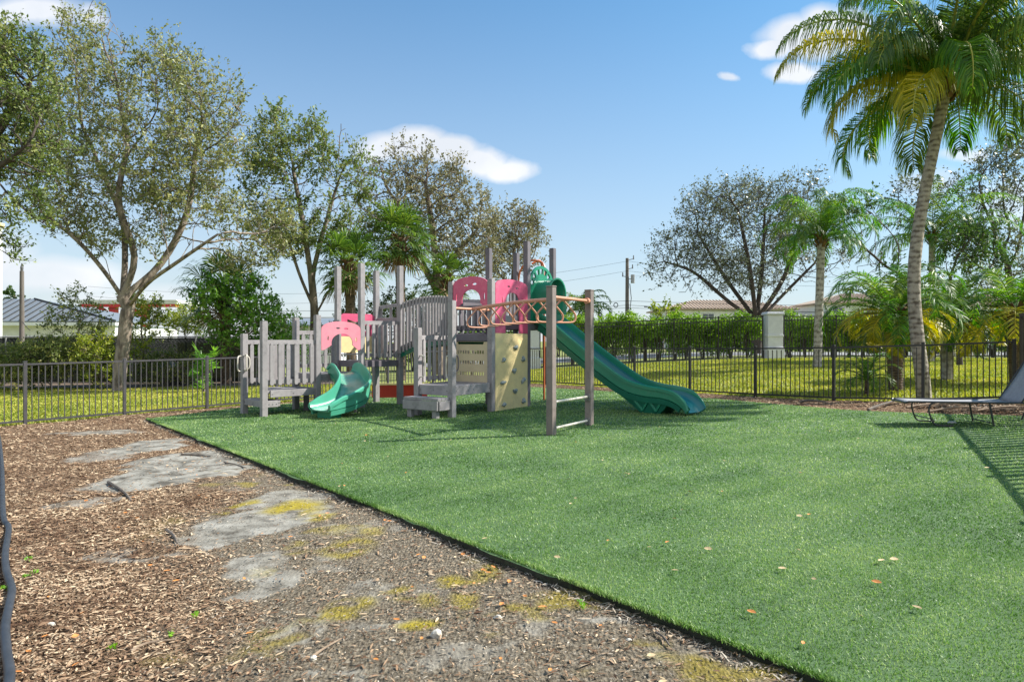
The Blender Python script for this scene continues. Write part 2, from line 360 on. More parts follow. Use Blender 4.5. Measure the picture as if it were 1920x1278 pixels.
def sheet(name, poly, off, step, m, edge=0.0, edgem=None):
    bm = bmesh.new(); vs = [bm.verts.new((x, y, 0)) for x, y in poly]; bm.faces.new(vs)
    xs = [p[0] for p in poly]; ys = [p[1] for p in poly]
    for x in np.arange(min(xs) + step, max(xs), step):
        bmesh.ops.bisect_plane(bm, geom=bm.verts[:] + bm.edges[:] + bm.faces[:], plane_co=(x, 0, 0), plane_no=(1, 0, 0))
    for y in np.arange(min(ys) + step, max(ys), step):
        bmesh.ops.bisect_plane(bm, geom=bm.verts[:] + bm.edges[:] + bm.faces[:], plane_co=(0, y, 0), plane_no=(0, 1, 0))
    for v in bm.verts: v.co.z = gz(v.co.x, v.co.y) + off
    if edge:
        be = [e for e in bm.edges if e.is_boundary]
        r = bmesh.ops.extrude_edge_only(bm, edges=be)
        for v in r['geom']:
            if isinstance(v, bmesh.types.BMVert): v.co.z -= edge
    bmesh.ops.recalc_face_normals(bm, faces=bm.faces[:])
    me = bpy.data.meshes.new(name); bm.to_mesh(me); bm.free(); me.materials.append(m)
    if edgem:
        me.materials.append(edgem)
        for f in me.polygons:
            if abs(f.normal.z) < .3: f.material_index = 1
    o = bpy.data.objects.new(name, me); C.objects.link(o); tag(o, kind='structure'); return o

# fence line corners (world metres)
FL0 = (-13.0, 9.4); FC = (-.14, 24.5); FR1 = (7.1, 15.3); FR2 = (8.45, 14.25); FR3 = (10.1, 13.95)
SIDE0 = FR3; SIDE1 = (10.1 - .525 * 17, 13.95 - 17)
TURF = [(-7.25, 13.75), (3.35, 0.2), (5.2, -2.2), (9.0, -2.2), (5.2, 4.7), (8.55, 10.95), (7.3, 12.2), (6.27, 13.2), (4.68, 16.0), (2.0, 19.6), (-.3, 21.9), (-2.7, 19.9), (-5.0, 17.2), (-6.24, 15.9)]
TURF = [(-7.25, 13.75), (3.35, 0.2), (5.2, -2.2), (1.9, -2.6)][:2] + [(5.2, -2.2), (8.9, 10.9), (7.3, 12.1), (6.27, 13.2), (4.68, 16.0), (2.0, 19.6), (-.3, 21.9), (-2.7, 19.9), (-5.0, 17.2), (-6.24, 15.9)]
YARD = [(-13.0, 9.4), (-13, -3), (1.0, -3), (SIDE1[0], SIDE1[1]), FR3, FR2, FR1, (FC[0], FC[1])]

def lawn_material():
    return mat('lawn_soil', (.17, .20, .04), .95, (.25, .26, .06), 1.3, .5, 40, dirt=((.10, .13, .025), .35, .8))
ground = grid_mesh('ground', ax(-400, 400, -22, 22, 1.0, 40), ax(-60, 900, 0, 60, 1.0, 60), lambda x, y: gz(x, y) - .012, lawn_material())
tag(ground, kind='structure')

# masks for the bare bed
def blobmask(x, y, L, warp=.35, seed=0, soft=.35):
    wx = x + (fbm(x, y, 2.2, seed) - .5) * warp * 2; wy = y + (fbm(x, y, 2.2, seed + 9) - .5) * warp * 2
    m = np.zeros(np.shape(x))
    for (px, py, rx, ry, a) in L:
        rx, ry = (rx * 1.25, ry * 1.25) if L is MOSS else (rx * 1.12, ry * 1.15)
        cx, cy = gnd(px, py); Rx = rx * cy / F; Ry = max(.06, (gnd(px, py - ry)[1] - gnd(px, py + ry)[1]) / 2)
        d = np.sqrt(((wx - cx) / Rx) ** 2 + ((wy - cy) / Ry) ** 2)
        m = np.maximum(m, a * np.clip((1.12 - d) / soft, 0, 1))
    return m
FABRIC = [(330, 878, 100, 32, 1), (275, 905, 60, 18, 1), (395, 882, 45, 14, 1), (300, 835, 55, 12, 1), (260, 842, 60, 7, .8), (190, 856, 40, 7, .7), (190, 812, 70, 4, .8),
          (110, 955, 35, 7, .7), (180, 950, 40, 8, .7), (500, 975, 85, 22, 1), (420, 1000, 65, 20, .9), (560, 940, 60, 18, .9), (330, 1005, 25, 9, .6), (205, 1030, 30, 7, .5), (240, 1040, 70, 3, .7),
          (470, 1070, 60, 18, .9), (450, 1095, 40, 12, .8), (540, 1060, 35, 8, .6), (520, 1182, 28, 7, .7), (540, 1205, 14, 14, .7), (560, 1270, 30, 8, .8), (690, 1190, 50, 10, .6),
          (1100, 1172, 30, 9, .8), (760, 1120, 30, 12, .45), (930, 1205, 50, 12, .5), (620, 1060, 60, 8, .4), (700, 985, 30, 14, .5)]
MOSS = [(560, 952, 48, 16, 1), (450, 945, 26, 8, .9), (425, 965, 20, 6, .8), (650, 1030, 55, 16, .8), (640, 1140, 34, 14, .9), (625, 1155, 24, 12, .8), (725, 1110, 40, 10, .8), (765, 1168, 28, 9, 1),
        (850, 1092, 24, 16, .9), (865, 1140, 22, 18, .7), (790, 1135, 24, 10, .6), (430, 884, 14, 3, .8), (690, 1000, 26, 10, .6), (1000, 1130, 20, 8, .4), (1030, 1170, 30, 12, .5), (1200, 1210, 30, 8, .5), (320, 1235, 50, 14, .3), (610, 1000, 40, 10, .5), (1240, 1235, 40, 9, .4)]
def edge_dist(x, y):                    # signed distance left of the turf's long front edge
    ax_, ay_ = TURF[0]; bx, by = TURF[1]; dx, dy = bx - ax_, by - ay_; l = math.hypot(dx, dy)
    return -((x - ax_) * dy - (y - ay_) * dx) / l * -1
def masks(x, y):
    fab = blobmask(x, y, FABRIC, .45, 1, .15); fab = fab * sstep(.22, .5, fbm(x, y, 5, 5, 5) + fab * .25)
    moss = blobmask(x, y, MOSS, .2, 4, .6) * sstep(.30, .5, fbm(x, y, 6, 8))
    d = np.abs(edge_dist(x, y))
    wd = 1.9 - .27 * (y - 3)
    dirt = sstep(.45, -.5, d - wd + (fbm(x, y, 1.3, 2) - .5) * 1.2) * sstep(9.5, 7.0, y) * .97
    fab = np.maximum(fab, dirt * .6 * sstep(.64, .74, fbm(x, y, 2.6, 31, 5)))
    moss = np.maximum(moss, dirt * .7 * sstep(.61, .72, fbm(x, y, 2.1, 41, 5)))
    return fab, moss, dirt

def mulch_mat():
    m = bpy.data.materials.new('mulch_soil'); m.use_nodes = True; nt = m.node_tree; N = nt.nodes.new; L = nt.links.new
    p = nt.nodes['Principled BSDF']; p.inputs['Roughness'].default_value = .95; p.inputs['Specular IOR Level'].default_value = .2
    tc = N('ShaderNodeTexCoord')
    def noise(s, d=6, r=.6, vec=None):
        n = N('ShaderNodeTexNoise'); n.inputs['Scale'].default_value = s; n.inputs['Detail'].default_value = d; n.inputs['Roughness'].default_value = r; L(vec or tc.outputs['Object'], n.inputs['Vector']); return n.outputs['Fac']
    def ramp(f, *st):
        c = N('ShaderNodeValToRGB'); e = c.color_ramp.elements; e[0].position = st[0][0]; e[0].color = (*st[0][1], 1); e[1].position = st[-1][0]; e[1].color = (*st[-1][1], 1)
        for q in st[1:-1]:
            k = e.new(q[0]); k.color = (*q[1], 1)
        L(f, c.inputs[0]); return c.outputs[0]
    def mixc(f, a, b):
        x = N('ShaderNodeMix'); x.data_type = 'RGBA'; L(f, x.inputs[0]); L(a, x.inputs[6]); L(b, x.inputs[7]); return x.outputs[2]
    def att(k):
        a = N('ShaderNodeAttribute'); a.attribute_name = k; return a.outputs['Fac']
    # stretched chip texture
    mp = N('ShaderNodeMapping'); mp.inputs['Scale'].default_value = (60, 28, 10); mp.inputs['Rotation'].default_value = (0, 0, .6); L(tc.outputs['Object'], mp.inputs[0])
    vo = N('ShaderNodeTexVoronoi'); vo.inputs['Scale'].default_value = 1; L(mp.outputs[0], vo.inputs['Vector'])
    sp = N('ShaderNodeSeparateColor'); L(vo.outputs['Color'], sp.inputs[0])
    base = ramp(sp.outputs[0], (0, (.06, .034, .02)), (.4, (.15, .088, .05)), (.75, (.23, .145, .085)), (1, (.34, .24, .15)))
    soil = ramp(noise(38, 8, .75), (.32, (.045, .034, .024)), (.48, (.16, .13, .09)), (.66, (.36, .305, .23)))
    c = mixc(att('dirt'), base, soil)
    fb = ramp(noise(4.5, 9, .68), (.36, (.09, .08, .065)), (.47, (.205, .19, .16)), (.66, (.36, .34, .295)))
    c = mixc(att('fab'), c, fb)
    ms = ramp(noise(26, 8, .7), (.3, (.13, .10, .018)), (.5, (.31, .24, .025)), (.75, (.44, .35, .06)))
    c = mixc(att('moss'), c, ms)
    L(c, p.inputs['Base Color'])
    b = N('ShaderNodeBump'); b.inputs['Strength'].default_value = .9; b.inputs['Distance'].default_value = .02
    a = N('ShaderNodeMath'); a.operation = 'ADD'; L(noise(60, 6, .8), a.inputs[0]); L(vo.outputs['Distance'], a.inputs[1]); bs = N('ShaderNodeMath'); bs.operation = 'MULTIPLY_ADD'; L(att('fab'), bs.inputs[0]); bs.inputs[1].default_value = -.75; bs.inputs[2].default_value = .9; L(bs.outputs[0], b.inputs['Strength']); L(a.outputs[0], b.inputs['Height']); L(b.outputs[0], p.inputs['Normal'])
    return m
MULCH = mulch_mat()
def relief(x, y): return (fbm(x, y, 1.6, 11) - .5) * .045 + (fbm(x, y, 9, 13) - .5) * .018
def bedz(x, y): return gz(x, y) + .012 + relief(x, y)
def bed_keep(x, y): return inpoly(x, y, YARD) & ~inpoly(x, y, [(a * 1, b) for a, b in TURF_IN])
cx_, cy_ = 1.0, 11.0
TURF_IN = [(x + (cx_ - x) * .03, y + (cy_ - y) * .03) for x, y in TURF]
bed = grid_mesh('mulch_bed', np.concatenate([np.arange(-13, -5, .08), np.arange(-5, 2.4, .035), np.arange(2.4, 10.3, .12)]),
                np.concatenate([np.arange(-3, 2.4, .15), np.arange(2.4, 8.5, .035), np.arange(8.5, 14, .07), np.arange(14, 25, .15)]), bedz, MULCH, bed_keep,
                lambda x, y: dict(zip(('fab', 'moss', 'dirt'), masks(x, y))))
tag(bed, kind='structure')
# mulch and leaf litter in beds outside the fence
for nm, poly in (('mulch_border', [gnd(-80, 742), gnd(160, 736), gnd(460, 716), gnd(470, 700), gnd(200, 704), gnd(-80, 712)]),):
    pass

TURF_TOP = .06
turf_m = mat('turf_backing', (.08, .145, .05), .95, (.06, .11, .04), 2, .6, 150, dirt=((.08, .16, .06), 30, .6))
def wobbly(P):
    out = []; g = np.random.default_rng(5)
    (x0, y0), (x1, y1) = P[0], P[1]; l = math.hypot(x1 - x0, y1 - y0); nx, ny = (y1 - y0) / l, -(x1 - x0) / l; n = 150
    for k in range(n):
        t = k / n; w = 0 if k == 0 else .028 * math.sin(t * 31) + .02 * math.sin(t * 83 + 1) + .012 * math.sin(t * 190) + g.normal(0, .009)
        out.append((x0 + (x1 - x0) * t + nx * w, y0 + (y1 - y0) * t + ny * w))
    return out + list(P[1:])
turf = sheet('turf', wobbly(TURF), TURF_TOP - .004, 1.0, turf_m, .075, mat('shaded_cut_edge', (.022, .02, .014), .95, (.04, .05, .025), 20, .8, 90))  # edge faces near-black, the shadow line along the turf put into their colour

# ---- blades and chips
def blades(name, P, h, w, m, lean=.6, label=None, rnd=None, zoff=0.0, hvar=.4):
    n = len(P); a = rng.random(n) * 2 * PI; l = rng.random(n) * lean * h; b = rng.random(n) * 2 * PI
    H = h * (1 - hvar + hvar * 2 * rng.random(n))
    z = gz(P[:, 0], P[:, 1]) + zoff
    dx, dy = np.cos(a) * w / 2, np.sin(a) * w / 2
    base = np.stack([P[:, 0], P[:, 1], z], -1)
    v0 = base + np.stack([-dx, -dy, 0 * dx], -1); v1 = base + np.stack([dx, dy, 0 * dx], -1)
    mid = base + np.stack([np.cos(b) * l * .35, np.sin(b) * l * .35, H * .6], -1)
    v2 = mid + np.stack([dx, dy, 0 * dx], -1) * .8; v3 = mid - np.stack([dx, dy, 0 * dx], -1) * .8
    tip = base + np.stack([np.cos(b) * l, np.sin(b) * l, H], -1)
    V = np.stack([v0, v1, v2, v3, tip], 1).reshape(-1, 3); i = np.arange(n)[:, None] * 5
    Q = i + np.array([[0, 1, 2, 3]]); T = i + np.array([[3, 2, 4]])
    r = np.repeat(rng.random(n) if rnd is None else rnd, 5)
    return raw_mesh(name, V, [Q, T], m, None, {'rnd': r})
def scatter(n, x0, x1, y0, y1, f):
    P = np.stack([rng.uniform(x0, x1, n), rng.uniform(y0, y1, n)], -1); return P[f(P[:, 0], P[:, 1])]
inT = lambda x, y: inpoly(x, y, TURF)
seen = lambda x, y, mg=1.0: (np.abs(x) < .76 * y + mg)
parts_ = []
for (y0, y1, dens, h, w) in ((1.8, 4.6, 11000, .016, .0042), (4.6, 7, 5600, .016, .006), (7, 10, 2600, .017, .009), (10, 14, 1100, .02, .014), (14, 22, 420, .022, .022)):
    P = scatter(int(dens * (y1 - y0) * 17), -7.5, 9.5, y0, y1, lambda x, y: inT(x, y) & seen(x, y, 2.8))
    parts_.append((P, h, w))
def multi_blades(name, L, m, zoff, lean=1.3):
    Vs, Qs, Ts, Rs = [], [], [], []; k = 0
    for (P, h, w) in L:
        n = len(P); a = rng.random(n) * 2 * PI; H = h * (.6 + .7 * rng.random(n)); l = rng.random(n) * lean * h; b = rng.random(n) * 2 * PI
        z = gz(P[:, 0], P[:, 1]) + zoff; o = np.zeros(n)
        base = np.stack([P[:, 0], P[:, 1], z], -1); D = np.stack([np.cos(a) * w / 2, np.sin(a) * w / 2, o], -1)
        mid = base + np.stack([np.cos(b) * l * .35, np.sin(b) * l * .35, H * .6], -1); tip = base + np.stack([np.cos(b) * l, np.sin(b) * l, H], -1)
        Vs.append(np.stack([base - D, base + D, mid + D * .8, mid - D * .8, tip], 1).reshape(-1, 3)); i = k + np.arange(n)[:, None] * 5
        Qs.append(i + np.array([[0, 1, 2, 3]])); Ts.append(i + np.array([[3, 2, 4]])); k += n * 5
        Rs.append(np.repeat(np.clip(rng.random(n) * .75 + (fbm(P[:, 0], P[:, 1], 2.2, 21) - .5) * .2 + (fbm((P[:, 0] * .64 - P[:, 1] * .77) * 5, (P[:, 0] * .77 + P[:, 1] * .64) * .5, 1, 61, 3) - .5) * .45 + .13, 0, 1), 5))
    return raw_mesh(name, np.concatenate(Vs), [np.concatenate(Qs), np.concatenate(Ts)], m, None, {'rnd': np.concatenate(Rs)})
# extra fringe blades along the front edge of the turf
t_ = rng.random(22000); ex, ey = TURF[1][0] - TURF[0][0], TURF[1][1] - TURF[0][1]
Pe = np.stack([TURF[0][0] + ex * t_ + rng.random(22000) * .04 - .012, TURF[0][1] + ey * t_ + rng.random(22000) * .04 - .012], -1)
parts_.append((Pe[Pe[:, 1] > 1.8], .026, .005))
tag(multi_blades('artificial_grass', parts_, BLADE, TURF_TOP - .008), 'short bright green artificial grass pile of the play lawn', 'artificial grass', kind='stuff')

# chips
def chips(name, P, ln, wd, m, label, cat, flat=.25, zf=bedz, rnd=None):
    n = len(P); a = rng.random(n) * 2 * PI; Lh = ln * (.35 + rng.random(n) ** 2) / 2; Wh = wd * (.4 + rng.random(n)) / 2
    pit = (rng.random(n) - .5) * flat * 2; rol = (rng.random(n) - .5) * 1.2
    t = np.stack([np.cos(a) * np.cos(pit), np.sin(a) * np.cos(pit), np.sin(pit)], -1)
    s0 = np.stack([-np.sin(a), np.cos(a), 0 * a], -1); up = np.cross(t, s0); s = s0 * np.cos(rol)[:, None] + up * np.sin(rol)[:, None]; nn = np.cross(t, s)
    c = np.stack([P[:, 0], P[:, 1], zf(P[:, 0], P[:, 1]) + .004 + rng.random(n) * .012], -1)
    T = t * Lh[:, None]; Sd = s * Wh[:, None]; Nn = nn * (Wh * .35)[:, None]
    j = lambda: 1 + (rng.random((n, 1)) - .5) * .5
    V = np.stack([c - T * j() - Sd * .7, c - T * j() + Sd * .6, c + Sd * j() + Nn * 1.2, c + T * j() + Sd * .5, c + T * j() - Sd * .4, c - Sd * j() + Nn], 1).reshape(-1, 3)
    i = np.arange(n)[:, None] * 6
    Q = np.concatenate([i + np.array([[0, 1, 2, 5]]), i + np.array([[5, 2, 3, 4]])])
    o = raw_mesh(name, V, Q, m, None, {'rnd': np.repeat(rng.random(n) if rnd is None else rnd, 6)})
    return tag(o, label, cat, kind='stuff')
CHIP = leaf_mat('wood_chips', (.095, .052, .031), (.28, .175, .105), (.60, .455, .30), .0, .85, 1.5, .15)
def chipmask(x, y, k=1.0):
    fab, moss, dirt = masks(x, y); p = (1 - np.clip(fab * 1.2, 0, .88)) * (1 - np.clip(moss * 1.3, 0, .93)) * (1 - dirt * .88)
    return (rng.random(np.shape(x)) < p * k) & inpoly(x, y, YARD) & ~inpoly(x, y, TURF) & seen(x, y, 2.0)
L_ = []
for (y0, y1, dens, sc) in ((2.2, 4.5, 5600, 1), (4.5, 7, 2600, 1.2), (7, 10, 1000, 1.45), (10, 16, 420, 1.9), (16, 25, 110, 2.3)):
    L_.append((scatter(int(dens * (y1 - y0) * 14), -12.5, 1.5 if y0 < 7 else 10, y0, y1, chipmask) if y0 < 7 else scatter(int(dens * (y1 - y0) * 22), -12.5, 10.2, y0, y1, chipmask), sc))
for k, (P, sc) in enumerate(L_[:1]): pass
Pall = np.concatenate([p for p, _ in L_]); sc = np.concatenate([np.full(len(p), s) for p, s in L_])
def chips2():
    P = Pall; return chips('mulch_chips', P, .036 * sc, .008 * sc, CHIP, 'loose brown wood chips covering the bare bed', 'mulch')
chips2()
Pb = scatter(4500, -9, 1.5, 2.3, 9, chipmask)
chips('bark_pieces', Pb, .07, .018, CHIP, 'larger flat bark pieces lying among the wood chips', 'bark mulch', .12)
Pg = scatter(26000, -3, 3.4, 2.2, 8.5, lambda x, y: inpoly(x, y, YARD) & ~inpoly(x, y, TURF) & (masks(x, y)[2] > .3))
LITTER = leaf_mat('fine_litter', (.07, .052, .04), (.2, .16, .12), (.5, .44, .36), .0, .9, 2, .15)
chips('fine_litter', Pg, .02, .006, LITTER, 'fine dark twig and leaf crumbs on the soil by the turf edge', 'litter')

# yellow-green lawn outside the fence
outY = lambda x, y: ~inpoly(x, y, YARD) & (np.abs(x) < .78 * y + 1)
P1 = scatter(150000, -24, -.5, 11, 26, lambda x, y: outY(x, y))
P2 = scatter(190000, -.5, 30, 13, 34, lambda x, y: outY(x, y))
P1 = P1[(P1[:, 1] < 25.2 + .0 * P1[:, 0])]
def lawn_blades(name, P, label):
    n = len(P); L3 = [(P, .05, .03)]
    o = multi_blades(name, L3, LAWN, -.01, 1.2); tag(o, label, 'grass', kind='stuff'); return o
lawn_blades('lawn_grass', np.concatenate([P1, P2]), 'yellow green mown lawn grass beyond the low metal fences')

# road beyond the hedge, bed under the shrubs
road = sheet('road', [(-6, 41), (70, 41), (70, 52), (-6, 52)], .02, 4.0, M['asphalt'])
bed2 = sheet('shrub_bed', [(-30, 23.6), (-13.5, 23.4), (-8.2, 24.3), (-6, 26.5), (-8, 31), (-30, 31)], .006, 2.0, mat('leaf_litter_soil', (.17, .12, .085), .95, (.09, .065, .045), 6, .8, 30))

# ------------------------------------------------------------------ trees
def colonize(trunk, A, step, kill, infl, iters=90, up=.0, jit=.12, seed=0, par0=None):
    g = np.random.default_rng(seed)
    nodes = [np.array(p, float) for p in trunk]; par = list(par0) if par0 is not None else [-1] + list(range(len(trunk) - 1))
    Nn = np.array(nodes); d = np.linalg.norm(A[:, None] - Nn[None], axis=2); ni = d.argmin(1); nd = d.min(1)
    alive = nd > kill; used = {}
    for it in range(iters):
        act = alive & (nd < infl)
        if not act.any():
            if not alive.any(): break
            act = alive & (nd <= nd[alive].min() * 1.05)
        ids = np.unique(ni[act]); new = []
        for i in ids:
            v = A[act & (ni == i)] - nodes[i]; v /= np.linalg.norm(v, axis=1, keepdims=True) + 1e-9
            dv = v.mean(0); 
            if par[i] >= 0:
                pd = nodes[i] - nodes[par[i]]; pd /= np.linalg.norm(pd) + 1e-9; dv = dv + pd * .35
            dv = dv + g.normal(0, jit, 3); dv[2] += up; dv /= np.linalg.norm(dv) + 1e-9
            c = used.get(i, 0)
            if c > 3: alive[act & (ni == i)] &= g.random((act & (ni == i)).sum()) > .5; continue
            used[i] = c + 1
            q = nodes[i] + dv * step; new.append((q, i))
        if not new: continue
        b = len(nodes)
        for q, i in new: nodes.append(q); par.append(i)
        Q = np.array([q for q, _ in new]); dd = np.linalg.norm(A[:, None] - Q[None], axis=2); j = dd.argmin(1); mn = dd.min(1)
        better = mn < nd; ni[better] = b + j[better]; nd[better] = mn[better]; alive &= nd > kill
        if len(nodes) > 9000: break
    return np.array(nodes), np.array(par)

def limbs_mesh(nodes, par, r_trunk, rmin, expo=.5, ntrunk=1):
    n = len(nodes); tips = np.zeros(n); kids = [[] for _ in range(n)]
    for i in range(1, n): kids[par[i]].append(i)
    for i in range(n - 1, -1, -1):
        if not kids[i]: tips[i] = 1
        if par[i] >= 0: tips[par[i]] += tips[i]
    rad = np.maximum(rmin, r_trunk * (tips / tips[0]) ** expo)
    for i in range(min(ntrunk, n)):
        rad[i] = max(rad[i], r_trunk * (1 - .12 * i / max(1, ntrunk - 1)))
    rad[0] *= 1.25
    V, Q = [], []; cnt = 0
    def ring(p, t, r, k):
        t = t / (np.linalg.norm(t) + 1e-9); a = np.array([1., 0, 0]) if abs(t[0]) < .8 else np.array([0, 1., 0])
        u = np.cross(t, a); u /= np.linalg.norm(u); v = np.cross(t, u); th = np.arange(k) * 2 * PI / k
        return p + r * (np.cos(th)[:, None] * u + np.sin(th)[:, None] * v)
    stack = [(0, None)]
    while stack:
        i, start = stack.pop()
        chain = [i] if start is None else [start, i]
        while kids[chain[-1]]:
            ks = sorted(kids[chain[-1]], key=lambda q: -tips[q])
            for q in ks[1:]: stack.append((q, chain[-1]))
            chain.append(ks[0])
        r0 = rad[chain[1 if start is not None else 0]] if len(chain) > 1 else rad[chain[0]]
        k = 10 if r0 > .1 else 6 if r0 > .04 else 4 if r0 > .018 else 3
        P = nodes[chain]; rr = rad[chain].copy()
        if start is not None: rr[0] = min(rr[0], rr[1] * 1.25)
        base = cnt; m = len(chain)
        if m < 2: continue
        for a in range(m):
            t = P[min(a + 1, m - 1)] - P[max(a - 1, 0)]; V.append(ring(P[a], t, rr[a], k)); cnt += k
        idx = base + np.arange((m - 1) * k).reshape(m - 1, k)
        nx = base + (np.arange(m - 1)[:, None] * k + (np.arange(k)[None] + 1) % k)
        Q.append(np.stack([idx, nx, nx + k, idx + k], -1).reshape(-1, 4))
    return np.concatenate(V), np.concatenate(Q), tips, rad

def leaves_mesh(Cn, per, spread, size, asp=.45, g=rng, updir=.3):
    n = len(Cn) * per; c = np.repeat(Cn, per, 0) + g.normal(0, spread, (n, 3))
    t = g.normal(0, 1, (n, 3)); t[:, 2] += updir; t /= np.linalg.norm(t, axis=1, keepdims=True)
    s = np.cross(t, g.normal(0, 1, (n, 3))); s /= np.linalg.norm(s, axis=1, keepdims=True) + 1e-9
    L = size * (.6 + .8 * g.random((n, 1)))
    V = np.stack([c - t * L * .5, c + s * L * asp * .5, c + t * L * .5, c - s * L * asp * .5], 1).reshape(-1, 3)
    Q = np.arange(n * 4).reshape(n, 4)
    cl = np.repeat(g.random(len(Cn)), per)
    return V, Q, np.repeat(np.clip(.6 * g.random(n) + .4 * cl, 0, 1), 4)

def twig_mesh(P0, D0, T, length, rad, per, size, asp, g, spread=.05, up=.25, droop=0.0):
    n = len(P0) * T; p = np.repeat(P0, T, 0); d = np.repeat(D0, T, 0) * .55 + g.normal(0, .62, (n, 3)); d[:, 2] += up; d /= np.linalg.norm(d, axis=1, keepdims=True)
    L = length * (.45 + .8 * g.random((n, 1))); p1 = p + d * L * .5; d2 = d + g.normal(0, .3, (n, 3)); d2[:, 2] += up * .5 - droop; d2 /= np.linalg.norm(d2, axis=1, keepdims=True); p2 = p1 + d2 * L * .5
    a = np.cross(d, [0.31, .9, .2]); a /= np.linalg.norm(a, axis=1, keepdims=True) + 1e-9; b = np.cross(d, a); th = [0, 2.094, 4.189]; rings = []
    for q, r in ((p, rad), (p1, rad * .7), (p2, rad * .3)):
        for t in th: rings.append(q + (a * math.cos(t) + b * math.sin(t)) * r)
    V = np.stack(rings, 1).reshape(-1, 3); i = np.arange(n)[:, None] * 9; Q = np.concatenate([i + np.array([[3 * k + j, 3 * k + (j + 1) % 3, 3 * k + 3 + (j + 1) % 3, 3 * k + 3 + j]]) for k in range(2) for j in range(3)])
    m = n * per; k = np.repeat(np.arange(n), per); t = (.2 + .85 * g.random((m, 1))); c = np.where(t < .5, p[k] + (p1[k] - p[k]) * t * 2, p1[k] + (p2[k] - p1[k]) * (t * 2 - 1)) + g.normal(0, spread, (m, 3))
    ld = d2[k] * .6 + g.normal(0, .7, (m, 3)); ld /= np.linalg.norm(ld, axis=1, keepdims=True); sd = np.cross(ld, g.normal(0, 1, (m, 3))); sd /= np.linalg.norm(sd, axis=1, keepdims=True) + 1e-9
    Ls = size * (.55 + .8 * g.random((m, 1))); LV = np.stack([c - ld * Ls * .5, c + sd * Ls * asp * .5, c + ld * Ls * .5, c - sd * Ls * asp * .5], 1).reshape(-1, 3)
    cl = g.random(n)[k]; return V, Q, LV, np.arange(m * 4).reshape(m, 4), np.repeat(np.clip(.6 * g.random(m) + .4 * cl, 0, 1), 4)

def ell_points(E, n, Y, g, depth=.8, shell=.25):
    """E: crown ellipses in metres relative (cx, cz, rx, rz, dy)"""
    a = np.array([e[2] * e[3] for e in E]); pk = g.choice(len(E), n, p=a / a.sum()); out = []
    for k in pk:
        cx, cz, rx, rz, cy = E[k]
        while True:
            q = g.uniform(-1, 1, 3); r = np.linalg.norm(q)
            if r < 1 and r > shell * g.random(): break
        out.append((cx + q[0] * rx, cy + q[1] * max(rx, rz) * depth, cz + q[2] * rz))
    return np.array(out)

def tree(name, label, cat, base, Y, crown_px, n_att, leafm, barkm, r_trunk, trunk_px, per=9, spread=.16, size=.09, step=None, seed=1, group=None, rmin=.012, depth=.8, up=0., tipmax=2, kill=None, jit=.13, keepf=1.0, expo=.5, asp=.5, T=4, tl=None, limbs=(), clump=.42, cs=.55, up2=.4):
    g = np.random.default_rng(seed); sc = Y / F
    E = [((px - 960) * sc, CAMZ + (639 - py) * sc, rx * sc, ry * sc, Y + (dz * sc if dz else 0)) for (px, py, rx, ry, dz) in crown_px]
    A = ell_points(E, n_att, Y, g, depth)
    bx, by = base
    tr = [(bx, by, gz(bx, by) - .15)] + [((px - 960) * sc, by + (i + 1) * 0.05, CAMZ + (639 - py) * sc) for i, (px, py) in enumerate(trunk_px)]
    pts = [np.array(p) for p in bez(tr, 4)]; n0 = len(pts)
    par0 = [-1] + list(range(len(pts) - 1))
    for lb in limbs:
        q = [Vector(((px - 960) * sc, by + dy, CAMZ + (639 - py) * sc)) for px, py, dy in lb]; j = min(range(len(pts)), key=lambda i_: np.linalg.norm(np.array(pts[i_]) - np.array(q[0])))
        q = [Vector(pts[j])] + q[1:]; q = [np.array(v) for v in bez(q, 4)][1:]; b0 = len(pts)
        for k_, v in enumerate(q): pts.append(v); par0.append(j if k_ == 0 else b0 + k_ - 1)
    vol = np.mean([e[2] for e in E]); st = step or max(.16, vol * .11)
    nodes, par = colonize(pts, A, st, (kill or st * 1.1), st * 9, 110, up, jit, seed, par0)
    V, Q, tips, rad = limbs_mesh(nodes, par, r_trunk, rmin, expo, n0)
    t = thing(name, (bx, by, gz(bx, by)), label, cat, group)
    msk = (tips <= tipmax) & (np.arange(len(nodes)) >= n0) & (.5 * (vnoise(nodes[:, 0], nodes[:, 2], cs, seed) + vnoise(nodes[:, 1] + 9, nodes[:, 2] + nodes[:, 0] * .4, cs * 1.3, seed + 1)) + g.normal(0, .07, len(nodes)) > clump); sel = nodes[msk]; D0 = sel - nodes[par[msk]]; D0 /= np.linalg.norm(D0, axis=1, keepdims=True) + 1e-9
    if keepf < 1: kk = g.random(len(sel)) < keepf; sel = sel[kk]; D0 = D0[kk]
    tv, tq, lv, lq, lr = twig_mesh(sel, D0, T, tl or st * 2.0, max(rmin * .6, .006), per, size, asp, g, spread, up2)
    raw_mesh('trunk', np.concatenate([V, tv]), np.concatenate([Q, tq + len(V)]), barkm, t, None, True)
    raw_mesh('crown', lv, lq, leafm, t, {'rnd': lr})
    print('TREE', label[:30], len(nodes), len(sel), len(lq))
    return t

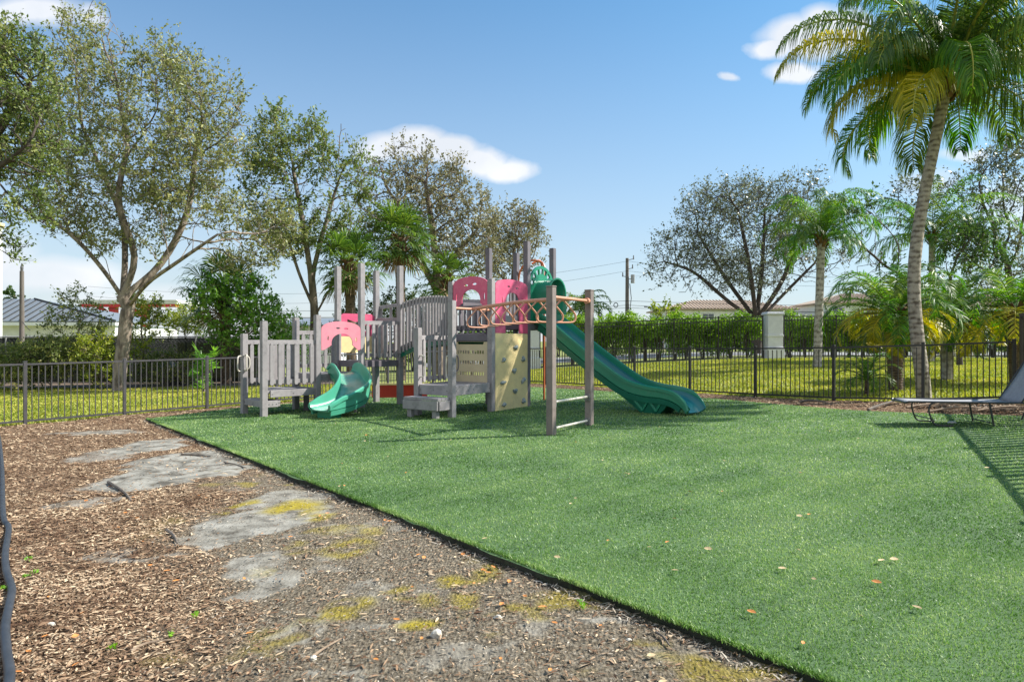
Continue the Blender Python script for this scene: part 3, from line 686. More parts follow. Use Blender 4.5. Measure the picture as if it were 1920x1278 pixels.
tree('oak_tree', 'broad olive oak with pale forked trunk, tallest tree behind the left fence', 'tree', ((222 - 960) / F * 23.5, 23.5), 23.5,
     [(335, 280, 100, 140, 0), (160, 200, 80, 140, 20), (185, 55, 28, 60, 10), (215, 80, 22, 50, 0), (320, 120, 24, 60, 0), (375, 165, 18, 55, 0), (440, 190, 26, 45, 0), (455, 260, 30, 60, 0), (130, 60, 24, 50, 0), (240, 400, 150, 85, -20), (430, 440, 90, 65, 0), (485, 465, 60, 40, 0), (515, 420, 40, 50, 0), (110, 330, 80, 110, 0), (400, 210, 50, 80, 0), (130, 420, 60, 40, 0), (310, 130, 60, 60, 0)], 2600, OAK, M['bark_pale'], .215,
     [(224, 690), (229, 640), (233, 590), (238, 562)], per=9, spread=.05, size=.115, step=.27, seed=3, tipmax=3, expo=.52, T=4, tl=.62, rmin=.011, clump=.44,
     limbs=[[(236, 575, 0), (205, 510, -.3), (165, 455, -.6), (110, 405, -.9)], [(234, 560, 0), (222, 480, .4), (200, 400, .9), (150, 300, 1.2)], [(238, 562, 0), (252, 480, 0), (232, 380, -.3), (245, 280, -.2)], [(238, 562, 0), (285, 490, .6), (330, 390, .8), (345, 260, .9)], [(240, 572, 0), (300, 535, -.8), (370, 500, -1.4), (450, 455, -1.8)], [(234, 565, 0), (190, 520, .6), (160, 480, 1.2)]])
tree('oak_tree', 'medium oak with slim pale trunk between the big oak and the fan palms', 'tree', ((588 - 960) / F * 27, 27), 27,
     [(540, 335, 70, 85, 0), (620, 360, 60, 85, 10), (498, 250, 16, 40, 0), (520, 240, 14, 40, 0), (585, 255, 18, 40, 0), (648, 275, 16, 40, 0), (672, 310, 16, 40, 0), (570, 430, 90, 55, 0), (500, 400, 50, 60, 0), (655, 420, 55, 70, 0), (590, 270, 50, 50, 0), (505, 370, 50, 75, 0), (485, 300, 26, 40, 0), (690, 360, 24, 50, 0)], 1500, OAKG, M['bark_pale'], .16,
     [(588, 640), (588, 580), (582, 520)], per=11, spread=.06, size=.135, step=.27, seed=5, tipmax=3, T=4, tl=.65, expo=.52, clump=.33,
     limbs=[[(588, 580, 0), (560, 510, 0), (530, 430, .4)], [(588, 590, 0), (640, 510, -.4), (660, 450, -.6)], [(582, 520, 0), (600, 440, .3), (625, 350, .4)], [(582, 530, 0), (570, 430, 0), (550, 320, 0)]])
tree('oak_tree', 'dark green oak cut by the left picture edge with a thick dark limb', 'tree', (-13.6, 15.5), 15.5,
     [(-60, 190, 150, 170, 0), (40, 250, 75, 110, 10), (30, 390, 60, 40, 0), (20, 110, 70, 60, 0), (15, 470, 30, 26, 10)], 1500, OAKG, M['bark_dark'], .17,
     [(-170, 600), (-160, 480), (-110, 400)], per=12, spread=.05, size=.085, step=.2, seed=8, tipmax=3, depth=.6, T=4, tl=.42, expo=.52, clump=.28,
     limbs=[[(-110, 400, 0), (-40, 345, -.2), (30, 310, -.3), (75, 280, -.4)], [(-110, 400, 0), (-40, 250, .4), (30, 150, .4)]])
tree('oak_tree', 'grey brown round oak behind the curved bridge of the playset', 'tree', ((822 - 960) / F * 32, 32), 32,
     [(790, 380, 85, 75, 0), (870, 420, 65, 80, 0), (750, 300, 20, 35, 0), (800, 300, 16, 40, 0), (850, 330, 20, 40, 0), (730, 355, 60, 60, 0), (830, 480, 80, 50, -20), (900, 480, 40, 50, 0), (715, 430, 40, 50, 0)], 1800, OAKB, M['bark'], .26,
     [(822, 600), (822, 560), (818, 520)], per=10, spread=.06, size=.14, step=.32, seed=11, tipmax=3, T=3, tl=.75, expo=.52, clump=.34,
     limbs=[[(820, 545, 0), (780, 470, 0), (745, 380, 0)], [(820, 550, 0), (850, 480, .5), (890, 430, .8)], [(818, 530, 0), (812, 440, 0), (800, 350, -.4)]])
tree('oak_tree', 'small sparse oak just left of the tallest playset posts', 'tree', ((965 - 960) / F * 37, 37), 37,
     [(975, 455, 42, 60, 0), (950, 500, 40, 35, 0), (930, 440, 30, 40, 0), (1000, 420, 12, 30, 0), (700, 450, 1, 1, 0)][:4], 700, OAKB, M['bark'], .14,
     [(960, 620), (958, 560)], per=9, spread=.07, size=.15, step=.32, seed=13, tipmax=3, T=4, tl=.8)
tree('oak_tree', 'wide dark sparse oak with fanned branches behind the hedge and white pillar', 'tree', ((1420 - 960) / F * 46, 46), 46,
     [(1400, 440, 120, 95, 0), (1290, 480, 70, 70, 0), (1490, 410, 80, 75, 0), (1350, 400, 80, 60, 0), (1240, 500, 30, 40, 0), (1540, 470, 60, 60, 0), (1430, 500, 130, 60, 0)], 2600, OAKD, M['bark_dark'], .36,
     [(1420, 612), (1419, 598)], per=6, spread=.1, size=.18, step=.45, seed=17, tipmax=3, rmin=.018, expo=.55, T=4, tl=1.15, clump=.36,
     limbs=[[(1420, 605, 0), (1360, 560, 0), (1300, 510, 0), (1245, 490, 0)], [(1420, 600, 0), (1370, 520, 1), (1320, 440, 1)], [(1420, 598, 0), (1395, 500, -1), (1375, 400, -1)], [(1420, 598, 0), (1435, 500, .6), (1440, 400, .6)], [(1420, 600, 0), (1460, 520, -1), (1490, 420, -1)], [(1420, 604, 0), (1480, 550, 1), (1540, 490, 1)]])
tree('shade_tree', 'tall dark sparse tree at the right picture edge behind the palms', 'tree', ((1905 - 960) / F * 31, 31), 31,
     [(1880, 340, 60, 80, 0), (1850, 450, 60, 60, 0), (1900, 520, 60, 60, 0), (1800, 370, 50, 40, 0), (1720, 380, 50, 45, 0), (1920, 300, 40, 60, 0)], 1300, OAKD, M['bark_dark'], .16,
     [(1902, 600), (1895, 520)], per=7, spread=.07, size=.15, step=.34, seed=19, tipmax=3, T=3, tl=.8, expo=.53)
tree('shade_tree', 'bushy mid green tree right behind the tall ringed palm trunk', 'tree', ((1800 - 960) / F * 27, 27), 27,
     [(1810, 455, 58, 40, 0), (1770, 530, 60, 45, 0), (1840, 510, 50, 50, 0), (1650, 500, 60, 60, 0), (1610, 420, 50, 45, 0)], 800, DKGREEN, M['bark_dark'], .11,
     [(1798, 620), (1795, 560)], per=11, spread=.08, size=.15, step=.32, seed=23, tipmax=3, T=4, tl=.7)

# ------------------------------------------------------------------ shrubs
def shrub(name, label, Y, crown_px, n_att, leafm, per=14, spread=.1, size=.08, seed=1, cat='shrub', group=None, step=.2, r=.035, asp=.5, basepx=None, bark=None):
    cxp = np.mean([c[0] for c in crown_px]) if basepx is None else basepx
    x = (cxp - 960) / F * Y; g = np.random.default_rng(seed); sc = Y / F
    E = [((px - 960) * sc, CAMZ + (639 - py) * sc, rx * sc, ry * sc, Y + dz) for (px, py, rx, ry, dz) in crown_px]
    A = ell_points(E, n_att, Y, g, .7); A = A[A[:, 2] > gz(A[:, 0], A[:, 1]) + .05]
    base = [(x, Y, gz(x, Y) - .05), (x + .02, Y, gz(x, Y) + .12)]
    nodes, par = colonize(base, A, step, step * 1.1, step * 12, 90, 0, .15, seed)
    V, Q, tips, rad = limbs_mesh(nodes, par, r, .008, .4, 2)
    t = thing(name, (x, Y, gz(x, Y)), label, cat, group)
    msk = (tips <= 4) & (par >= 0); sel = nodes[msk]; D0 = sel - nodes[par[msk]]; D0 /= np.linalg.norm(D0, axis=1, keepdims=True) + 1e-9
    tv, tq, lv, lq, lr = twig_mesh(sel, D0, 3, step * 2.2, .005, per, size * 1.25, asp, g, .04)
    raw_mesh('stem', np.concatenate([V, tv]), np.concatenate([Q, tq + len(V)]), bark or M['bark_pale'], t, None, True)
    raw_mesh('foliage', lv, lq, leafm, t, {'rnd': lr}); return t
shrub('shrub', 'olive yellowish shrub against the dark screen left of the big oak trunk', 25, [(130, 672, 75, 38, 0), (60, 685, 60, 36, 0)], 560, OLIVE, seed=31)
shrub('shrub', 'dense yellow green shrub touching the big oak trunk on its left', 24.6, [(180, 670, 40, 44, 0), (195, 700, 36, 28, 0)], 380, YELG, seed=32)
shrub('shrub', 'leggy grey leaved shrub rising in front of the metal roofed building', 25.6, [(140, 580, 38, 40, 0), (170, 610, 34, 30, 0), (105, 615, 28, 20, 0), (120, 560, 14, 16, 0)], 200, OLIVE, per=7, size=.08, seed=33, r=.03)
shrub('shrub', 'low mixed shrub at the left picture edge behind the fence', 24, [(20, 682, 50, 36, 0), (-30, 680, 40, 35, 0)], 380, OLIVE, seed=34)
shrub('shrub', 'bright yellow green shrub just right of the big oak trunk', 26.5, [(275, 590, 34, 40, 0), (265, 640, 26, 40, 0), (250, 570, 26, 20, 0)], 240, YELG, per=12, seed=35)
shrub('shrub', 'dark leafy shrub in front of the rubble mounds behind the fence', 26.2, [(330, 690, 60, 26, 0), (290, 690, 30, 30, 0)], 300, OLIVE, per=10, seed=45)
shrub('shrub', 'golden green shrub glowing beyond the dark screen fence', 31, [(340, 605, 36, 26, 0), (365, 600, 18, 30, 0)], 240, YELG, per=14, seed=36)
shrub('shrub', 'tall bright green leafy shrub left of the grey steps', 26, [(430, 620, 45, 42, 0), (480, 590, 50, 45, 0), (410, 560, 50, 40, 0), (500, 640, 50, 40, 0), (460, 540, 40, 25, 0)], 700, GREEN, per=9, seed=37, r=.06, size=.11, spread=.14)
shrub('shrub', 'green leafy shrub filling the gap behind the first railing', 25.4, [(540, 620, 34, 40, 0), (520, 670, 40, 30, 0), (560, 660, 30, 26, 0)], 320, GREEN, per=9, seed=38)
shrub('shrub', 'dark green shrub behind the deck posts under the fan palms', 28, [(690, 600, 60, 30, 0), (760, 580, 50, 40, 0), (810, 600, 40, 36, 0), (640, 640, 40, 30, 0)], 360, DKGREEN, per=13, seed=39)
shrub('shrub', 'spiky low green plant by the left fence post', 22.4, [(382, 690, 20, 20, 0)], 90, GREEN, per=10, seed=40, asp=.12, size=.3)
shrub('shrub', 'small yellow green treetop beside the left end of the tiled roof', 52, [(1255, 585, 24, 14, 0), (1235, 592, 14, 10, 0)], 120, YELG, per=14, seed=41, size=.2, spread=.25, step=.4)
shrub('shrub', 'dark round treetop over the metal roof at the far left', 60, [(25, 556, 13, 8, 0)], 60, DKGREEN, per=14, seed=42, size=.25, spread=.3, step=.4)

# ------------------------------------------------------------------ palms
def frond_mesh(o, az, el, length, droop, n, ll, lw, hang=.8, rng_=None, rad=.02, angk=.55, taper=1.0, vshape=.25, start=.12):
    g = rng_ or rng; K = 14; o = np.array(o, float); h = np.array([math.cos(az), math.sin(az), 0.]); p = o.copy(); P = [p.copy()]; T = []; e = el
    for k in range(K):
        e2 = e - droop * (k / K) ** 1.2 * 1.6 / K * 1.6
        e = e2; d = h * math.cos(e) + np.array([0, 0, math.sin(e)]); T.append(d); p = p + d * length / K; P.append(p.copy())
    T.append(T[-1]); P = np.array(P); T = np.array(T)
    mb = MB(); mb.tube([Vector(q) for q in P], [rad * (1 - .85 * i / K) for i in range(K + 1)], 5, caps=False)
    V = [np.array(mb.v)]; Q = [np.array([f for f in mb.f if len(f) == 4])]; cnt = len(mb.v); rn = [np.full(cnt, .75)]
    side = np.cross(h, [0, 0, 1.])
    ts = np.repeat(np.linspace(start, .99, n), 2); sg = np.tile([1, -1], n); ts = np.clip(ts + g.normal(0, .006, 2 * n), 0, .995)
    f = ts * K; i0 = f.astype(int); fr = (f - i0)[:, None]
    pos = P[i0] * (1 - fr) + P[i0 + 1] * fr; tan = T[i0]
    nrm = np.cross(side[None] * 1., tan); nrm /= np.linalg.norm(nrm, axis=1, keepdims=True); nrm *= np.sign(nrm[:, 2:3] + 1e-6)
    env = np.sin(PI * np.clip(ts * .86 + .12, 0, 1)) ** .6
    L = ll * env * (.85 + .3 * g.random(2 * n))
    ang = angk + .75 * (1 - ts) + g.normal(0, .06, 2 * n)
    d0 = side[None] * (sg * np.sin(ang))[:, None] + tan * np.cos(ang)[:, None] + nrm * (vshape + g.normal(0, .08, 2 * n))[:, None]
    d0 /= np.linalg.norm(d0, axis=1, keepdims=True)
    down = np.array([0, 0, -1.]); cur = pos.copy(); d = d0.copy(); pts = [cur]
    hg = (hang * (.7 + .6 * g.random(2 * n)))[:, None]
    for s in range(3):
        cur = cur + d * (L / 3)[:, None]; pts.append(cur); d = d + down * hg * .75; d /= np.linalg.norm(d, axis=1, keepdims=True)
    wv = np.cross(d0, nrm); wv = np.cross(nrm + g.normal(0, .35, (2 * n, 3)), d0); wv /= np.linalg.norm(wv, axis=1, keepdims=True) + 1e-9
    ws = [.5, 1, .7, .06]; vv = []
    for s in range(4): vv += [pts[s] - wv * lw * .5 * ws[s], pts[s] + wv * lw * .5 * ws[s]]
    VV = np.stack(vv, 1); m = 2 * n; V.append(VV.reshape(-1, 3)); b = cnt + np.arange(m)[:, None] * 8
    for s in range(3): Q.append(b + np.array([[2 * s, 2 * s + 1, 2 * s + 3, 2 * s + 2]]))
    rn.append(np.repeat(g.random(m) * .7 + .1, 8))
    return np.concatenate(V), np.concatenate(Q), np.concatenate(rn)
def trunk_tube(pts, r, m, parent, name='trunk', n=16):
    mb = MB(); P = bez(pts, 8); k = len(P); rr = np.interp(np.linspace(0, 1, k), np.linspace(0, 1, len(r)), r)
    # ringed surface
    Q = []; RR = []
    for i in range(k - 1):
        for j in range(4):
            t = j / 4; Q.append(P[i].lerp(P[i + 1], t)); RR.append((rr[i] * (1 - t) + rr[i + 1] * t) * (1.0 + .016 * ((i * 4 + j) % 2) + random.uniform(-.01, .01)))
    Q.append(P[-1]); RR.append(rr[-1]); mb.tube(Q, RR, n); return mb.build(name, m, parent, smooth=True)
def feather_palm(name, label, base, top, r, nf, length, droop, ll, lw, hang, mats, trunk_m, seed, els=(1.3, -.7), n=46, group=None, lean=None, dens=1, boots=True, elp=1.0, azs=None, rad=.02, angk=.55, midrib=None, start=.12):
    g = np.random.default_rng(seed); bx, by = base; z0 = gz(bx, by); t = thing(name, (bx, by, z0), label, 'palm tree', group)
    top = Vector(top); b = Vector((bx, by, z0 - .1)); mid = b.lerp(top, .45) + (Vector(lean) if lean else Vector((0, 0, 0)))
    trunk_tube([b, b.lerp(mid, .12), mid, top], r, trunk_m, t)
    if boots:
        mb = MB()
        for k in range(16):
            a = k * 2.4; q = top + Vector((math.cos(a) * r[-1] * .8, math.sin(a) * r[-1] * .8, -.35 + .03 * k)); mb.beam(q, q + Vector((math.cos(a) * .16, math.sin(a) * .16, .22)), .12, .04, (math.cos(a), math.sin(a), 0))
        mb.build('crown_base', M['fibre'], t, bevel=.01)
    for k in range(nf):
        az = (k * 2.39996 + g.normal(0, .12)) if azs is None else azs[k]; u = (k + .5) / nf; el = els[0] + (els[1] - els[0]) * u ** elp + g.normal(0, .06)
        L = length * (.82 + .3 * g.random()) * (.75 + .25 * math.sin(PI * min(1, u + .2)))
        o = top + Vector((math.cos(az) * r[-1] * .6, math.sin(az) * r[-1] * .6, .12 * (1 - u)))
        V, Q, rn = frond_mesh(o, az, el, L, droop * (.8 + .4 * g.random()), n, ll, lw, hang, g, rad=rad, angk=angk, start=start)
        mm = mats(u, g) if callable(mats) else mats
        raw_mesh('frond', V, Q, [mm, midrib] if midrib else mm, t, {'rnd': rn}, midx=(np.arange(len(Q)) < 70).astype(int) if midrib else None)
    return t
def coco(u, g):
    x = g.random()
    if u > 1.1: return FRONDD
    if x < .13: return FRONDY
    return FROND if x < .75 else FRONDB
px_, py_ = gnd(1732, 752); PY = 15.0
feather_palm('coconut_palm', 'tall leaning palm with pale ringed trunk and long drooping fronds over the lounger', ((1733 - 960) / F * PY, PY), W(1774, 160, PY), [.26, .18, .155, .145, .135, .125, .12, .115, .115], 36, 3.85, 1.8, 1.0, .028, 2.3,
             coco, M['palm_trunk'], 51, els=(1.4, -.05), n=128, lean=(-.42, 0, 0), elp=.9, rad=.045, angk=.75, midrib=M['midrib'], start=.16)
def green_p(u, g): return FRONDB if g.random() < .6 else FROND
def date_p(u, g): return FRONDY if (u > .6 and g.random() < .8) else (FRONDB if g.random() < .5 else FROND)
PY = 26.5
feather_palm('queen_palm', 'medium palm with smooth pale trunk right of the white pillar', ((1532 - 960) / F * PY, PY), W(1540, 450, PY), [.2, .165, .155, .145, .14], 28, 3.2, 2.2, .62, .028, 1.3, green_p, M['palm_trunk2'], 53, els=(1.45, .1), n=64)
PY = 30
feather_palm('queen_palm', 'green feathery palm whose thin pale trunk hides behind the tall ringed palm', ((1746 - 960) / F * PY, PY), W(1748, 445, PY), [.17, .15, .14, .13, .13], 30, 4.2, 1.8, .7, .034, 1.2, green_p, M['palm_trunk2'], 54, els=(1.2, .0), n=56)
PY = 17.2
feather_palm('date_palm', 'short date palm with dark rough trunk and yellow lower fronds left of the tall palm', ((1680 - 960) / F * PY, PY), W(1676, 590, PY), [.16, .15, .17, .19, .2], 42, 2.25, 2.6, .38, .024, .45, date_p, M['palm_dark'], 55, els=(1.35, -.5), n=58)
PY = 20.0
feather_palm('date_palm', 'short date palm with yellow fronds standing right of the tall palm', ((1776 - 960) / F * PY, PY), W(1775, 600, PY), [.18, .16, .16, .17, .18], 40, 2.3, 2.6, .40, .026, .45, date_p, M['palm_trunk2'], 56, els=(1.3, -.5), n=58)
PY = 18.5
feather_palm('date_palm', 'bushy date palm at the right picture edge behind the brown side fence', ((1905 - 960) / F * PY, PY), W(1905, 585, PY), [.16, .15, .16, .17, .18], 32, 2.5, 2.3, .42, .03, .3, date_p, M['palm_dark'], 57, els=(1.3, -.5), n=40)
PY = 16.3
feather_palm('date_palm', 'very small young palm right behind the low fence left of the date palm', ((1624 - 960) / F * PY, PY), W(1626, 712, PY), [.05, .05, .05, .05], 16, .95, 2.0, .2, .018, .3, green_p, M['palm_dark'], 58, els=(1.3, .0), n=26, boots=False)
PY = 46
feather_palm('queen_palm', 'distant small palm above the hedge behind the big slide', ((1105 - 960) / F * PY, PY), W(1095, 578, PY), [.2, .18, .16, .15], 18, 2.6, 2.2, .6, .08, .8, FROND, M['palm_trunk2'], 59, els=(1.2, -.1), n=24, boots=False)

def fan_palm(name, label, base, top, r, nf, pet, blade, seed, leafm, group=None):
    g = np.random.default_rng(seed); bx, by = base; z0 = gz(bx, by); t = thing(name, (bx, by, z0), label, 'palm tree', group)
    top = Vector(top); b = Vector((bx, by, z0 - .1)); trunk_tube([b, b.lerp(top, .5), top], r, M['palm_dark'], t)
    mb = MB()
    for k in range(34):
        a = k * 2.4; q = top + Vector((math.cos(a) * r[-1] * .8, math.sin(a) * r[-1] * .8, -1.1 + .033 * k)); mb.beam(q, q + Vector((math.cos(a) * .2, math.sin(a) * .2, .26)), .13, .04, (math.cos(a), math.sin(a), 0))
    mb.build('boots', M['fibre'], t, bevel=.01)
    for k in range(nf):
        az = k * 2.39996 + g.normal(0, .15); u = (k + .5) / nf; el = 1.35 - 2.5 * u ** .9; dv = np.array([math.cos(az) * math.cos(el), math.sin(az) * math.cos(el), math.sin(el)])
        o = np.array(top); pl = pet * (.75 + .4 * g.random()); e = o + dv * pl + np.array([0, 0, -.15 * pl]); mb = MB(); mb.tube([Vector(o), Vector((o + e) / 2 + np.array([0, 0, .06])), Vector(e)], [.02, .016, .012], 4, caps=False)
        V = [np.array(mb.v)]; Q = [np.array([f for f in mb.f if len(f) == 4])]; c = len(mb.v); rn = [np.full(c, .7)]
        m = 30; side = np.cross(dv, [0, 0, 1.]); side /= np.linalg.norm(side) + 1e-9; nrm = np.cross(side, dv)
        th = np.linspace(-2.1, 2.1, m) + g.normal(0, .03, m); L = blade * (.75 + .25 * np.cos(th * .7)) * (.9 + .2 * g.random(m))
        d0 = dv[None] * np.cos(th)[:, None] + side[None] * np.sin(th)[:, None] + nrm[None] * (.25 + .1 * np.cos(th * 9))[:, None]; d0 /= np.linalg.norm(d0, axis=1, keepdims=True)
        p0 = np.repeat(e[None], m, 0); p1 = p0 + d0 * (L * .55)[:, None]; d1 = d0 + np.array([0, 0, -.55]); d1 /= np.linalg.norm(d1, axis=1, keepdims=True); p2 = p1 + d1 * (L * .25)[:, None]
        d2 = d1 + np.array([0, 0, -.9]); d2 /= np.linalg.norm(d2, axis=1, keepdims=True); p3 = p2 + d2 * (L * .22)[:, None]
        wv = np.cross(nrm[None], d0); wv /= np.linalg.norm(wv, axis=1, keepdims=True); w = .055
        vv = []
        for pp, s in ((p0, .2), (p1, 1), (p2, .6), (p3, .08)): vv += [pp - wv * w * .5 * s, pp + wv * w * .5 * s]
        V.append(np.stack(vv, 1).reshape(-1, 3)); bb = c + np.arange(m)[:, None] * 8
        for s in range(3): Q.append(bb + np.array([[2 * s, 2 * s + 1, 2 * s + 3, 2 * s + 2]]))
        rn.append(np.repeat(g.random(m) * .6 + .15, 8))
        raw_mesh('frond', np.concatenate(V), np.concatenate(Q), FRONDD if (u > .9) else leafm, t, {'rnd': np.concatenate(rn)})
    return t
PY = 25.5
fan_palm('fan_palm', 'fan palm with brown shaggy trunk, left of the two above the square deck', ((660 - 960) / F * PY, PY), W(655, 490, PY), [.2, .18, .18, .2], 34, .9, .85, 61, FROND)
PY = 27.5
fan_palm('fan_palm', 'bright fan palm crown directly above the curved bridge', ((752 - 960) / F * PY, PY), W(750, 445, PY), [.2, .18, .18, .22], 38, .95, .9, 62, FROND)
PY = 27
fan_palm('fan_palm', 'low dark fan palm in the shade right of the big oak trunk', ((425 - 960) / F * PY, PY), W(420, 545, PY), [.22, .2, .2, .2], 26, 1.1, 1.0, 63, FROND)
PY = 30
fan_palm('fan_palm', 'half hidden fan palm behind the round grey brown oak', ((840 - 960) / F * PY, PY), W(838, 520, PY), [.2, .18, .18, .2], 20, .8, .8, 64, FROND)

# ------------------------------------------------------------------ fences
def picket_fence(name, label, cat, pts, spacing, h, m, picket_gap=.115, pk=.016, rail=.035, post=.06, extra_post=.03, low=.08, second=None, railw=None):
    railw = railw or rail
    t = thing(name, (pts[0][0], pts[0][1], gz(*pts[0])), label, cat); first = True
    for a, b in zip(pts[:-1], pts[1:]):
        a = np.array(a); b = np.array(b); L = np.linalg.norm(b - a); nb = max(1, round(L / spacing))
        P = [a + (b - a) * k / nb for k in range(nb + 1)]
        for k, p in enumerate(P):
            if k == 0 and not first: continue
            z = gz(*p); mb = MB(); d = (b - a) / L; e1 = Vector((d[0], d[1], 0)) * post / 2; e2 = Vector((-d[1], d[0], 0)) * post / 2
            mb.obox((p[0], p[1], z + (h + extra_post) / 2 - .03), e1, e2, (0, 0, (h + extra_post) / 2 + .03)); mb.obox((p[0], p[1], z + h + extra_post + .008), e1 * 1.12, e2 * 1.12, (0, 0, .008))
            mb.build('post', m, t, bevel=.004, segs=1)
        first = False
        for k in range(nb):
            p, q = P[k], P[k + 1]; d = (q - p); l = np.linalg.norm(d); d = d / l; z0, z1 = gz(*p), gz(*q); mb = MB()
            p2 = p + d * (post / 2 + .002); q2 = q - d * (post / 2 + .002)
            mb.beam((p2[0], p2[1], z0 + h - rail / 2), (q2[0], q2[1], z1 + h - rail / 2), railw, rail); mb.beam((p2[0], p2[1], z0 + low), (q2[0], q2[1], z1 + low), rail * .8, rail)
            if second: mb.beam((p2[0], p2[1], z0 + second), (q2[0], q2[1], z1 + second), rail * .8, rail)
            npk = max(2, round(l / picket_gap))
            for j in range(1, npk):
                c = p + (q - p) * j / npk; zz = gz(*c); e1 = Vector((d[0], d[1], 0)) * pk / 2; e2 = Vector((-d[1], d[0], 0)) * min(pk, .022) / 2
                mb.obox((c[0], c[1], zz + (low + h - rail) / 2), e1, e2, (0, 0, (h - rail - low) / 2 - .019))
            mb.build('picket_panel', m, t)
    return t
picket_fence('metal_fence', 'low weathered grey metal picket fence on the left in front of the lawn', 'fence', [FL0, FC], 1.83, 1.2, M['bronze_metal'])
picket_fence('metal_fence', 'low black metal picket fence on the right behind the big slide', 'fence', [(FC[0] + .06, FC[1] - .08), FR1, FR2, FR3], 1.82, 1.2, M['black_metal'])
picket_fence('metal_fence', 'taller dark brown picket fence running down the right side past the lounger', 'fence', [(FR3[0] + .1, FR3[1] - .1), SIDE1], 1.83, 1.7, M['dark_wood'], picket_gap=.22, pk=.085, rail=.06, post=.1, railw=.035)

HY = 35.0
def hx(px, Y=HY): return (px - 960) / F * Y
picket_fence('metal_fence', 'tall black picket fence in front of the clipped hedge, left of the white pillar', 'fence', [(hx(1012), HY - .3), (hx(1430), HY)], 2.4, 2.12, M['black_metal'], picket_gap=.14, pk=.028, rail=.05, second=1.9)
picket_fence('metal_fence', 'tall black picket fence in front of the hedge, right of the white pillar', 'fence', [(hx(1470), HY), (hx(1960), HY)], 2.4, 2.12, M['black_metal'], picket_gap=.14, pk=.028, rail=.05, second=1.9)
picket_fence('metal_fence', 'far stretch of tall black picket fence seen left of the distant pillar', 'fence', [(hx(700), HY - .3), (hx(985), HY - .3)], 2.4, 2.05, M['black_metal'], picket_gap=.14, pk=.028, rail=.05, second=1.9)

def pillar(px, w, top_py, label):
    x = hx(px); z = gz(x, HY); zt = CAMZ + (639 - top_py) / F * HY; t = thing('pillar', (x, HY, z), label, 'pillar'); h = w / 2
    mb = MB(); mb.box(x - h, x + h, HY - h, HY + h, z - .1, zt - .14); mb.build('shaft', M['column'], t, bevel=.02)
    mb = MB(); mb.box(x - h - .06, x + h + .06, HY - h - .06, HY + h + .06, z - .1, z + .55); mb.build('plinth', M['column'], t, bevel=.02)
    mb = MB(); mb.box(x - h - .03, x + h + .03, HY - h - .03, HY + h + .03, zt - 1.25, zt - 1.13); mb.build('band', M['column'], t, bevel=.015)
    mb = MB(); mb.box(x - h - .07, x + h + .07, HY - h - .07, HY + h + .07, zt - .14, zt - .05); mb.box(x - h - .03, x + h + .03, HY - h - .03, HY + h + .03, zt - .05, zt); mb.build('cap', M['column'], t, bevel=.015)
pillar(1449, .74, 585, 'white square stucco pillar rising above the hedge between the two tall fences')
pillar(998, .7, 610, 'partly hidden pale pillar seen under the upper deck beside the orange pole')

def hedge(name, label, px0, px1, seed, Y=HY + 1.3, topz=2.45, dens=1.0, size=.13):
    g = np.random.default_rng(seed); x0, x1 = hx(px0, Y), hx(px1, Y); L = x1 - x0; xm = (x0 + x1) / 2; z0 = gz(xm, Y); t = thing(name, (xm, Y, z0), label, 'hedge')
    n = int(L * 520 * dens); x = g.uniform(x0, x1, n); hz = z0 + topz - .45 + .14 * np.sin(x * 2.1 + seed) + .1 * np.sin(x * 5.3) + g.normal(0, .05, n)
    z = hz + .3 - g.random(n) ** .8 * .9; keep = g.random(n) < .45 + .55 * vnoise(x, z, 2.2, seed); y = Y + g.uniform(-.55, .55, n)
    A = np.stack([x, y, z], -1)[keep]
    # lower, looser growth on the stems
    n2 = int(L * 260 * dens); x2 = g.uniform(x0, x1, n2); z2 = g.uniform(z0 + .35, z0 + topz - .9, n2); k2 = vnoise(x2, z2 * .3, 2.3, seed + 3) > .47
    A = np.concatenate([A, np.stack([x2, Y + g.uniform(-.4, .4, n2), z2], -1)[k2]])
    V, Q, r = leaves_mesh(A, 5, size * .7, size, .5, g); cz = (V.reshape(-1, 4, 3).mean(1)[:, 2] - z0 - topz + .9) / .9
    r = np.clip(r * .75 + np.repeat(np.clip(cz, -.4, 1) * .3, 4) * 0, 0, 1)
    raw_mesh('foliage', V, Q, HEDGE, t, {'rnd': r})
    for k in range(int(L / .75)):
        x = x0 + .35 + k * .75 + g.normal(0, .08)
        mb = MB(); zg = gz(x, Y)
        for s in range(3): mb.tube([(x + g.normal(0, .05), Y, zg - .05), (x + g.normal(0, .12), Y + g.normal(0, .1), zg + .9), (x + g.normal(0, .25), Y + g.normal(0, .15), zg + topz - .5)], [.045, .035, .02], 5)
        mb.build('stem', M['bark_dark'], t)
hedge('hedge', 'clipped bright green hedge behind the tall fence between playset and white pillar', 1062, 1432, 71)
hedge('hedge', 'green hedge behind the tall fence right of the white pillar', 1470, 1930, 72, topz=2.35)
hedge('hedge', 'distant dark hedge across the road in front of the white houses', 1040, 1980, 74, Y=56, topz=2.2, dens=.3, size=.3)
hedge('hedge', 'dark hedge strip glimpsed behind the playset left of the pale pillar', 760, 990, 73, topz=2.3)

